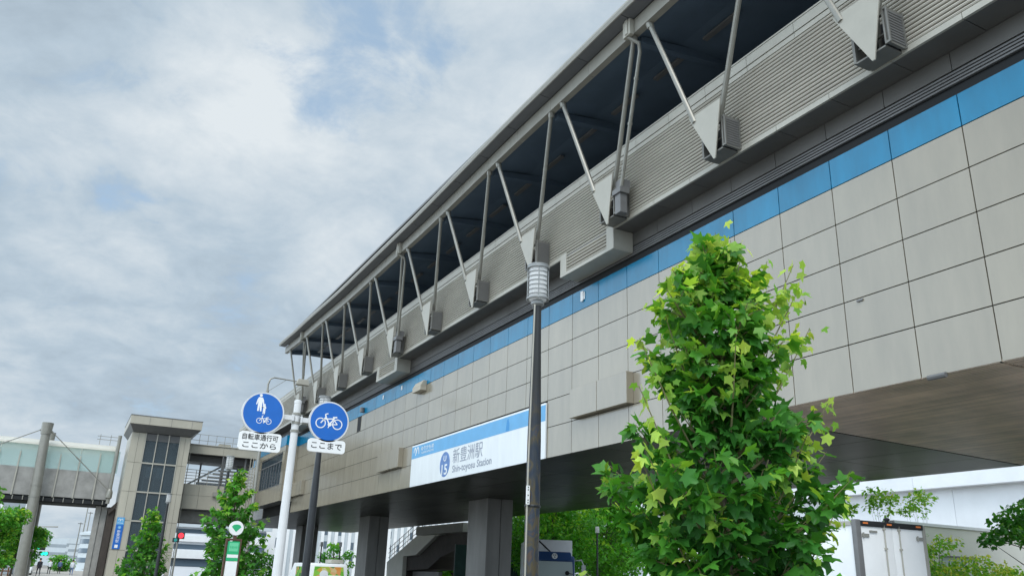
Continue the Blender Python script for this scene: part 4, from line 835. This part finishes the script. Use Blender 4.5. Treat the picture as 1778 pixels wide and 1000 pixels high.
for c, n_, s_ in (((20.55, 16.2, 3.28), 18, .07), ((20.85, 16.2, 3.05), 14, .09), ((20.98, 16.15, 2.42), 14, .07), ((21.6, 16.2, 3.1), 40, .12), ((20.35, 16.3, 3.62), 16, .08), ((22.1, 16.3, 3.7), 16, .08)):
    for _ in range(n_): _b.append(((c[0]+_r3.gauss(0, s_))*1.2, (c[1]+_r3.gauss(0, s_))*1.2, 1.6+(c[2]+_r3.gauss(0, s_*1.2)-1.6)*1.2)); _d.append((_r3.gauss(0, 1), _r3.gauss(0, 1), -.4))
leaf_object('leaves', _b, _d, .085, [(.95 if i < 46 else .4) for i in range(len(_b))], MT['leaf_yel'], cv, False, .2, 7)
hd = thing('hedge', (12.0, 60, 0), 'clipped green hedge below the white block, between the poles', 'hedge'); _b = []; _d = []
for _ in range(3200):
    u = (_r3.uniform(-1.5, 1.3), _r3.uniform(-.6, .6), _r3.uniform(.1, 2.62)); _b.append((12+u[0], 60+u[1], u[2]+.12*math.sin(u[0]*5))); _d.append((_r3.gauss(0, 1), _r3.gauss(-.5, .6), _r3.gauss(0, .5)))
leaf_object('leaves', _b, _d, .17, np.random.default_rng(3).random(3200)*.5, MT['leaf_mid'], hd, False, .2, 9)
h = MB(); [h.tube([(10.8+k*.5, 60, 0), (10.85+k*.5, 60.1, 2.0)], .03, 5) for k in range(5)]; h.build('stem', 'bark', hd)
dt = clump_tree('dome_tree', (.15, 160, 0), 2.7, 1.9, 'low dome shaped tree far down the pavement', 'tree', 120, 1500, .34, 'leaf_mid', 18, .1, None, z0=.1, spread=.5)
for k, x in enumerate((-3.35, -2.75)):
    ts = thing('tree_stake', (x, 60, .1), ('wooden tree support frame farthest left by the mast foot', 'wooden tree support frame nearer the mast foot')[k], 'tree stake', 'wooden tree supports by the left kerb')
    p = MB(); p.tube([(x-.2, 60, .1), (x-.14, 60, 1.2)], .045, 7); p.tube([(x+.2, 60, .1), (x+.14, 60, 1.2)], .045, 7); p.build('post', 'wood', ts); p = MB(); p.tube([(x-.25, 60, .98), (x+.25, 60, .98)], .04, 7); p.build('crossbar', 'wood', ts)
# ------------------------------------------------------------------ vehicles
def rotate(mb, c, a):
    ca, sa = math.cos(a), math.sin(a); mb.v = [(c[0]+(x-c[0])*ca-(y-c[1])*sa, c[1]+(x-c[0])*sa+(y-c[1])*ca, z) for x, y, z in mb.v]; return mb
def wheel(parent, x, y, r, w, rot=None):
    p = MB(); p.tube([(x-w/2, y, r), (x-w/2+.03, y, r), (x+w/2-.03, y, r), (x+w/2, y, r)], [r*.86, r, r, r*.86], 18); q = MB(); q.tube([(x-w/2-.012, y, r), (x+w/2+.012, y, r)], r*.55, 14)
    if rot: rotate(p, *rot); rotate(q, *rot)
    o = p.build('wheel', 'rubber', parent); q.build('rim', 'metal', o)
# white box truck, seen from its rear left corner
tk = thing('box_truck', (13.9, 11.0, 0), 'white box truck with closed rear doors parked under the viaduct at the right', 'truck'); ROT = ((17.5, 14.8), math.radians(-2.6))
TS = .743
def tb(mb, name, m, parent, bevel=0):
    rotate(mb, *ROT); mb.v = [(x*TS, y*TS, 1.6+(z-1.6)*TS if z > 1.6 else z) for x, y, z in mb.v]
    return mb.build(name, m, parent, None, None if bevel == 0 else 35, bevel)
c = MB(); c.box(17.53, 19.92, 14.86, 20.6, .95, 3.24); box_ = tb(c, 'cargo_box', 'white', tk, .02)
c = MB(); c.box(17.49, 17.66, 14.78, 14.93, .95, 3.30); tb(c, 'corner_post', 'metal_d', tk, .008)
c = MB(); c.box(19.86, 19.96, 14.78, 14.93, .95, 3.27); tb(c, 'corner_post', 'metal', tk, .008)
c = MB(); c.box(17.66, 19.86, 14.76, 14.93, 3.15, 3.28); o = tb(c, 'rear_rail', 'dark', tk, .006)
for x in (17.72, 18.55, 19.6): c = MB(); c.box(x, x+.16, 14.745, 14.76, 3.20, 3.24); tb(c, 'marker_lamp', 'orange', o)
for x0, x1 in ((17.665, 18.755), (18.765, 19.855)):
    c = MB(); c.box(x0, x1, 14.80, 14.855, 1.0, 3.145); d_ = tb(c, 'rear_door', 'white', tk, .006)
    xr = x1-.30 if x0 < 18 else x0+.22
    c = MB(); c.tube([(xr, 14.775, .95), (xr, 14.775, 3.2)], .017, 8)
    for z in (1.3, 2.6, 3.08): c.box(xr-.04, xr+.04, 14.755, 14.80, z, z+.05)
    tb(c, 'lock_rod', 'metal_l', d_)
    xh = x0+.02 if x0 < 18 else x1-.25
    c = MB()
    for z in (1.5, 2.88): c.box(xh, xh+.23, 14.775, 14.80, z, z+.085); c.tube([(xh+.03, 14.77, z-.02), (xh+.03, 14.77, z+.11)], .022, 8)
    tb(c, 'hinge', 'steel', d_)
c = MB(); c.box(17.95, 18.2, 14.77, 14.80, 3.00, 3.05); tb(c, 'door_hook', 'steel', tk)
c = MB(); c.lathe((18.72, 14.9, 3.24), [(.05, 0), (.05, .1), (.08, .1), (.08, .14), (.03, .16)], 10); tb(c, 'roof_vent', 'dark', tk)
c = MB(); c.box(17.50, 17.525, 14.95, 20.58, 3.16, 3.26); c.box(17.53, 19.9, 14.9, 20.55, 3.245, 3.262); tb(c, 'roof_trim', 'metal_l', tk)
c = MB(); c.box(17.9, 19.5, 14.95, 22.6, .55, .93); c.box(17.6, 19.85, 14.84, 14.94, .45, .62); tb(c, 'chassis', 'dark', tk)
c = MB(); c.prism([(17.7, 20.8, .6), (17.7, 22.7, .6), (17.7, 22.75, 1.5), (17.7, 22.3, 2.45), (17.7, 20.8, 2.5)], (2.0, 0, 0)); cab_ = tb(c, 'cab', 'white', tk, .05)
c = MB(); c.box(17.685, 17.7, 21.2, 22.2, 1.55, 2.2); tb(c, 'side_window', 'window_g', cab_)
for y in (16.4, 21.9):
    for x in (17.9, 19.5): wheel(tk, x*TS, y*TS, .38, .22, ((17.5*TS, 14.8*TS), ROT[1]))
# blue fronted lorry facing the camera
lt = thing('lorry', (22.5, 38, 0), 'blue fronted lorry with white cargo body facing the camera behind the lamp post', 'truck'); LX0, LX1 = 21.45, 23.55; lt.rotation_euler = (0, 0, math.radians(-25))
c = MB(); c.prism([(LX0, 38.0, .55), (LX0, 38.0, 1.55), (LX0, 38.12, 2.55), (LX0, 38.3, 2.78), (LX0, 39.5, 2.85), (LX0, 39.5, .55)], (LX1-LX0, 0, 0)); cb_ = c.build('cab', 'truckblue', lt, None, 35, .09)
c = MB(); c.prism([(LX0+.12, 38.05, 2.54), (LX1-.12, 38.05, 2.54), (LX1-.2, 38.25, 2.98), (LX0+.2, 38.25, 2.98)], (0, .9, 0)); vs = c.build('roof_visor', 'truckblue', lt, None, 35, .06)
FL = fr_front(22.5, 38.045, 2.74); c = MB(); c.disc(lambda u, v, d: (22.5+u, 38.10-d+v*.45, 2.76+v), (0, 0), .145, .0, .05, 24); em = c.build('emblem_disc', 'white', vs)
c = MB()
for u, v in ((-.05, .05), (.05, .05), (0, -.05)): c.disc(lambda a, b, d: (22.5+a, 38.05-d+b*.45, 2.76+b), (u, v), .03, .0, .006, 10)
c.build('emblem_mark', 'ink', em)
c = MB(); c.prism([(LX0+.10, 37.975, 1.62), (LX1-.10, 37.975, 1.62), (LX1-.14, 38.085, 2.50), (LX0+.14, 38.085, 2.50)], (0, .02, 0)); c.build('windscreen', 'wind', lt)
c = MB(); c.tube([(LX0+.5, 37.94, 1.66), (LX0+.9, 37.96, 1.72), (LX1-.4, 37.96, 1.72)], .014, 6); c.build('wiper', 'rubber', lt)
c = MB(); c.box(LX0+.2, LX1-.2, 37.96, 38.0, .95, 1.4); c.build('grille', 'dark', lt, None, None)
for x in (LX0+.22, LX1-.22): c = MB(); c.disc(fr_front(x, 37.99, .85), (0, 0), .12, 0, .03, 16); c.build('headlight', 'lamp_white', lt)
c = MB(); c.box(LX0, LX1, 37.9, 38.05, .35, .62); c.build('bumper', 'trucksilver', lt, None, 35, .03)
for s, x in ((-1, LX0), (1, LX1)):
    c = MB(); c.tube([(x, 38.15, 2.55), (x+s*.32, 37.95, 2.62), (x+s*.42, 37.9, 2.35)], .025, 6); c.tube([(x+s*.1, 38.1, 2.58), (x+s*.34, 37.95, 2.58)], .03, 6); o = c.build('mirror_arm', 'trucksilver', lt)
    c = MB(); c.rbox(fr_front(x+s*.42, 37.88, 1.65), -.10, .10, 0, .72, .04, -.06, .02); c.build('mirror', 'trucksilver', o, None, None)
c = MB(); c.disc(fr_front(LX1-.42, 37.90, 1.95), (0, 0), .11, -.02, .03, 16); c.tube([(LX1-.42, 37.9, 1.95), (LX1-.1, 37.98, 1.9)], .015, 6); c.build('round_mirror', 'rubber', lt)
c = MB(); c.box(21.2, 23.6, 39.75, 46, .95, 3.62); cg = c.build('cargo_body', 'white', lt, None, 35, .03); c = MB(); c.bar(fr_front(22.0, 39.745, 2.8), (-.2, .75), (.55, .10), .07, 0, .02); c.build('body_strap', 'dark', cg, None, None)
c = MB(); c.box(21.8, 23.1, 38.5, 46, .5, .94); c.build('chassis', 'dark', lt, None, None)
for y in (38.9, 44.5):
    for x in (21.6, 23.4): wheel(lt, x, y, .45, .28)
# white van with printed vegetables, from behind
vn = thing('van', (11.4, 40, 0), 'white van covered in printed vegetables, seen from behind below the dark columns', 'van')
c = MB(); c.prism([(10.45, 40.0, .45), (10.45, 40.0, 1.2), (10.45, 40.12, 1.90), (10.45, 40.3, 1.97), (10.45, 43.3, 1.97), (10.45, 44.1, 1.35), (10.45, 44.6, 1.15), (10.45, 44.6, .45)], (1.80, 0, 0)); bd = c.build('body', 'white', vn, None, 35, .05)
c = MB(); c.prism([(10.60, 39.985, 1.22), (12.10, 39.985, 1.22), (12.04, 40.075, 1.82), (10.66, 40.075, 1.82)], (0, .02, 0)); rw = c.build('rear_window', 'ad', vn)
c = MB(); F = fr_front(11.1, 39.98, 1.2); c.disc(F, (0, .26), .20, -.01, .012, 20); c.rbox(F, .15, .85, .13, .24, .02, -.01, .008); c.build('rear_lettering_panel', 'white', rw, None, None)
for a, b_ in ((40.35, 41.5), (41.62, 42.7)): c = MB(); c.prism([(10.437, a, 1.2), (10.437, b_, 1.2), (10.437, b_, 1.80), (10.437, a+.05, 1.80)], (.015, 0, 0)); c.build('side_window', 'ad', vn)
c = MB(); c.box(11.55, 12.15, 40.5, 41.6, 1.99, 2.16); c.build('roof_box', 'metal_l', vn, None, 35, .03)
for x in (10.5, 12.12): c = MB(); c.box(x, x+.09, 39.975, 40.02, .8, 1.15); c.build('tail_light', 'red_l' if False else 'orange', vn, None, None)
for y in (40.9, 43.7):
    for x in (10.58, 12.1): wheel(vn, x, y, .32, .2)
def car(loc, label, col, n='parked_car'):
    X, Y, Z = loc; r = thing(n, loc, label, 'car')
    p = MB(); p.prism([(X-.85, Y-2.1, .3), (X-.85, Y-2.1, .85), (X-.85, Y-1.2, .95), (X-.85, Y+1.5, .95), (X-.85, Y+2.1, .8), (X-.85, Y+2.1, .3)], (1.7, 0, 0)); p.build('body', col, r, None, 35, .08)
    p = MB(); p.prism([(X-.72, Y-1.5, .94), (X-.68, Y-.8, 1.45), (X-.68, Y+.7, 1.45), (X-.72, Y+1.3, .94)], (1.42, 0, 0)); o = p.build('cabin', col, r, None, 35, .06)
    p = MB(); p.prism([(X-.6, Y-1.47, 1.0), (X+.6, Y-1.47, 1.0), (X+.56, Y-.93, 1.4), (X-.56, Y-.93, 1.4)], (0, -.02, .01)); p.build('rear_window', 'window_g', o)
    for y in (-1.3, 1.3):
        for x in (-.78, .78): wheel(r, X+x, Y+y, .31, .2)
    return r
car((-3.4, 112, 0), 'small white car far off beside the left tree row', 'white'); car((14.2, 92, 0), 'white car under the link corridor beside the traffic light', 'white')
# parked scooters at the tower foot
def scooter(loc, label, col):
    X, Y, Z = loc; r = thing('scooter', loc, label, 'scooter', 'scooters parked by the path')
    p = MB(); p.prism([(X-.15, Y-.7, .35), (X-.18, Y-.75, .72), (X-.18, Y-.05, .75), (X-.15, Y+.1, .35), (X-.15, Y+.45, .35), (X-.15, Y+.62, 1.0), (X-.15, Y+.70, 1.0), (X-.15, Y+.60, .25), (X-.15, Y-.4, .25)], (.33, 0, 0)); p.build('body', col, r, None, 35, .03)
    p = MB(); p.box(X-.14, X+.14, Y-.72, Y-.05, .755, .85); p.build('seat', 'rubber', r, None, 35, .03)
    p = MB(); p.tube([(X-.33, Y+.55, 1.05), (X, Y+.62, 1.02), (X+.33, Y+.55, 1.05)], .02, 6); o = p.build('handlebar', 'steel', r); p = MB(); p.disc(fr_front(X, Y+.52, 1.1), (0, 0), .11, -.06, .0, 12); p.build('lamp', 'lamp_white', o)
    for y in (-.5, .62): p = MB(); p.tube([(X-.05, Y+y, .23), (X+.05, Y+y, .23)], .23, 14); p.build('wheel', 'rubber', r)
scooter((5.9, 58, .12), 'white scooter at the foot of the elevator tower', 'white'); scooter((2.3, 88, .12), 'black scooter parked far down the pavement near the stair pier', 'black')
# ------------------------------------------------------------------ hoarding, stair below the viaduct
hw = thing('hoarding', (24.8, 50, 0), 'dark green hoarding panel behind the nearest visible dark column', 'hoarding')
p = MB()
for k in range(5): p.box(22.25+k*1.05, 23.28+k*1.05, 50, 50.06, .05, 3.52)
p.build('panel', 'hoard', hw, None, None); p = MB()
for k in range(6): p.tube([(22.26+k*1.05, 50.1, 0), (22.26+k*1.05, 50.1, 3.55)], .03, 6)
p.build('post', 'metal_d', hw)
vs = thing('viaduct_stair', (26, 64, 0), 'pale stair descending beyond the columns under the viaduct', 'stair')
p = MB(); p.prism([(26, 73.1, 0), (26, 73.4, 2.6), (26, 65.2, 5.07), (26, 60.4, 4.75), (26, 62.6, 4.55), (26, 66.5, 3.14), (26, 69.4, 3.07), (26, 69.3, 0)], (.35, 0, 0)); p.build('stringer', 'building_c', vs, None, None)
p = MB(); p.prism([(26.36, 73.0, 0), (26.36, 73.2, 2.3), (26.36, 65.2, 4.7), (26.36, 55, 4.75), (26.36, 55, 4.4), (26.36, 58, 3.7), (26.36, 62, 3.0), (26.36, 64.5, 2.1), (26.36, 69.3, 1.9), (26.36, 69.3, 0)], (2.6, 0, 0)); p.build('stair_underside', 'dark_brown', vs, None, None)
p = MB(); p.box(26.9, 27.2, 63.5, 69.2, .0, 1.89); p.build('wall', 'column', vs, None, None)
p = MB()
for k in range(8): y = 73-k*1.05; z = 2.75+k*.315; p.tube([(26.1, y, z-.1), (26.1, y, z+1.2)], .03, 6)
for d in (.4, .8, 1.2): p.tube([(26.1, 73.4, 2.55+d), (26.1, 65.2, 5.02+d)], .025, 6)
p.build('railing', 'metal_d', vs)
# ------------------------------------------------------------------ buildings
wb = thing('warehouse_building', (72, 52, 0), 'long white panelled building with a projecting top band behind the viaduct at the right', 'building')
p = MB(); yy = [1.6+16*k for k in range(7)]
for a, b_ in zip(yy, yy[1:]): p.box(72, 72.3, a+.02, b_-.02, 6.2, 10.86); p.box(72, 72.3, a+.02, b_-.02, .1, 6.17)
p.build('wall_panels', 'building_w', wb, None, None)
p = MB()
for a, b_ in zip([y+3.2 for y in [yy[0]-16]+yy], [y+3.2 for y in yy]): p.box(70.9, 72.4, max(a, 1.2)+.02, min(b_, 97)-.02, 10.87, 16.8)
p.build('top_band', 'building_w', wb, None, None); p = MB(); p.box(72.29, 110, 1.8, 96.6, .1, 16.7); p.build('core', 'building_w', wb, None, None)
an = thing('annex_building', (30.5, 20, 0), 'low cream annex wall with thin coping in front of the white building', 'building')
p = MB(); p.box(25.6, 35.4, 20, 20.4, 0, 3.86); p.build('wall', 'building_c', an, None, None); p = MB(); p.box(25.55, 35.42, 19.93, 20.45, 3.87, 3.97); p.build('coping', 'white', an, None, None)
p = MB(); p.box(27.9, 29.9, 19.97, 19.996, 2.0, 2.84); o = p.build('window', 'building_p', an, None, None); p = MB(); p.box(27.85, 29.95, 19.9, 19.996, 2.845, 2.90); p.build('lintel', 'metal_d', o, None, None)
def block(name, x0, x1, y0, y1, h, label, wallm, bands=(), wins=(), strips=0, base=0):
    r = thing(name, ((x0+x1)/2, y0, 0), label, 'building')
    p = MB(); p.box(x0, x1, y0, y1, base, h); p.build('wall', wallm, r, None, None)
    for (z0, z1, m, pr) in bands: p = MB(); p.box(x0-pr, x1+pr, y0-pr, y0-.003, z0, z1); p.build('window_band' if m == 'window_g' else 'balcony_band', m, r, None, None)
    for (a, b_, z0, z1) in wins: p = MB(); p.box(a, b_, y0-.06, y0-.003, z0, z1); p.build('window', 'window_g', r, None, None)
    if strips:
        p = MB(); w_ = (x1-x0)/strips
        for k in range(strips): p.box(x0+k*w_, x0+k*w_+w_*.46, y0-.35, y0-.07, base, h-.8)
        p.build('facade_fins', 'white', r, None, None)
    return r
block('stacked_building', 11.5, 23, 112, 125, 8.2, 'white building with stacked horizontal bands seen under the link corridor', 'building_w', ((1.6, 2.5, 'window_g', .03), (3.6, 4.2, 'window_g', .03), (2.55, 3.5, 'white', .5), (4.5, 5.2, 'white', .4), (5.5, 6.0, 'window_g', .03), (6.2, 6.9, 'building_p', .6)))
b_ = block('panel_building', 22.6, 26.4, 120, 130, 7.2, 'plain white block building beyond the viaduct, left of the white sign pole', 'white', (), ((26.0, 26.3, 2.0, 3.5), (26.0, 26.3, 4.5, 5.8)))
block('striped_building', 27.2, 62, 140, 160, 12, 'pale apartment building with vertical white fins and small windows behind the columns', 'building_p', (), [(29.2+k*2.2, 30.2+k*2.2, z, z+1.15) for k in range(13) for z in (3.0, 5.2, 7.35, 9.5) if (k*7+int(z*3)) % 4], 30)
cu = thing('round_building', (7.4, 184, 0), 'rounded blue and white banded building far down the street', 'building')
p = MB(); p.lathe((7.4, 184, 0), [(4.5, 0), (4.5, 6.6), (4.9, 6.6), (4.9, 7.1), (4.0, 7.3)], 28); p.build('wall', 'building_p', cu)
for z in (1.6, 3.3, 5.0): p = MB(); p.lathe((7.4, 184, z), [(4.4, 0), (4.56, .05), (4.56, .9), (4.4, .95)], 28); p.build('window_band', 'window_g', cu)
sb = thing('lattice_building', (-8.6, 120, 0), 'grey building with white slanting edge beams behind the left trees', 'building')
p = MB(); p.prism([(-14, 120, 0), (-5.0, 120, 0), (-5.0, 120, 3.6), (-4.6, 120, 10), (-14, 120, 10)], (0, 14, 0)); p.build('wall', 'building_g', sb, None, None)
p = MB(); p.tube([(-8.4, 119.8, 9.6), (-5.1, 119.8, 3.4)], .16, 6); p.tube([(-5.1, 119.8, 3.4), (-4.6, 119.8, 9.8)], .16, 6); p.tube([(-11, 119.8, 9.8), (-8.0, 119.8, 4.0)], .12, 6); p.build('edge_beam', 'white', sb)
for k, (x0, x1, y, h, lab) in enumerate(((-9, 1.5, 420, 11, 'pale low building at the far end of the street, left'), (2.5, 9, 400, 8.5, 'pale low building at the far end of the street, right'), (-7, 12, 520, 14, 'faint wide building on the horizon above the others'))):
    block('distant_building', x0, x1, y, y+20, h, lab, 'building_p', ((h*.35, h*.5, 'building_g', .05), (h*.68, h*.8, 'building_g', .05)))
for k, (x, y, h, lab) in enumerate(((2.55, 200, 9.6, 'shortest thin grey mast against the sky beyond the footbridge'), (3.15, 190, 13.4, 'tallest thin grey mast against the sky beyond the footbridge'), (4.3, 215, 12.6, 'faint thin mast right of the other two, beyond the footbridge'))):
    ms = thing('flood_mast', (x, y, 0), lab, 'mast', 'thin masts beyond the footbridge'); p = MB(); p.tube([(x, y, 0), (x, y, h)], [.16, .09], 8); p.build('pole', 'steel', ms); p = MB(); p.box(x-.5, x+.5, y-.1, y+.1, h-.35, h-.2); p.build('head', 'metal_d', ms, None, None)
# ------------------------------------------------------------------ people far down the pavement
def person(loc, label, top, bottom, face=0, stride=.22, arm=.12, bag=False):
    X, Y, Z = loc; r = thing('person', loc, label, 'person')
    J = [((0, 0, .94), .15), ((0, 0, 1.18), .14), ((0, 0, 1.40), .15), ((0, 0, 1.50), .06), ((0, .015, 1.60), .095), ((0, .02, 1.71), .085)]
    Ed = [(0, 1), (1, 2), (2, 3), (3, 4), (4, 5)]
    for s, ph in ((-1, 1), (1, -1)):
        i = len(J); J += [((s*.10, 0, .88), .095), ((s*.11, ph*stride*.5+.03, .50), .062), ((s*.11, ph*stride-.02, .09), .042), ((s*.12, ph*stride+.13, .035), .035)]; Ed += [(0, i), (i, i+1), (i+1, i+2), (i+2, i+3)]
        i = len(J); J += [((s*.19, 0, 1.38), .062), ((s*.235, -ph*arm*.5-.02, 1.12), .044), ((s*.24, -ph*arm+.06, .88), .034), ((s*.24, -ph*arm+.10, .78), .036)]; Ed += [(2, i), (i, i+1), (i+1, i+2), (i+2, i+3)]
    me = bpy.data.meshes.new('body'); me.from_pydata([j[0] for j in J], Ed, []); o = bpy.data.objects.new('tmp', me); COL.objects.link(o)
    o.modifiers.new('s', 'SKIN'); sm = o.modifiers.new('u', 'SUBSURF'); sm.levels = sm.render_levels = 1
    for k, j in enumerate(J): me.skin_vertices[0].data[k].radius = (j[1], j[1])
    me.skin_vertices[0].data[0].use_root = True
    dg = bpy.context.evaluated_depsgraph_get(); m2 = bpy.data.meshes.new_from_object(o.evaluated_get(dg)); bpy.data.objects.remove(o)
    m2.transform(Matrix.Rotation(face, 4, 'Z')); m2.name = 'body'
    b = finish('body', m2, ['skin', top, bottom, 'hair'], r, None, 60)
    for p in m2.polygons:
        z = p.center.z; rr = math.hypot(p.center.x, p.center.y); p.material_index = 3 if z > 1.66 or z < .07 else 0 if z > 1.47 or (z < .86 and rr > .19 and z > .70) else 1 if z > .93 else 2
    h = MB(); h.lathe((X, Y, Z+1.63), [(.105, 0), (.112, .06), (.10, .13), (.05, .175), (.01, .185)], 12); h.build('hair', 'hair', r)
    if bag: g = MB(); g.box(X-.17, X+.17, Y-.30, Y-.14, Z+1.0, Z+1.42); g.build('backpack', 'black', r, None, 35, .04)
person((-1.75, 104, .12), 'person in dark clothes walking nearest the left trees', 'black', 'black', .2, .26, .16)
person((-.9, 120, .12), 'person in pale shirt and dark trousers beyond the dark clothed walker', 'cloth_w', 'black', 0)
person((.2, 128, .12), 'small figure in blue top walking in the middle of the pavement', 'cloth_b', 'black', PI)
person((1.55, 118, .12), 'person in white top near the stair pier, far down the pavement', 'cloth_w', 'cloth_b', 0)
person((2.55, 92, .12), 'person in dark clothes with a backpack beside the black scooter', 'black', 'black', .3, .18, .1, True)
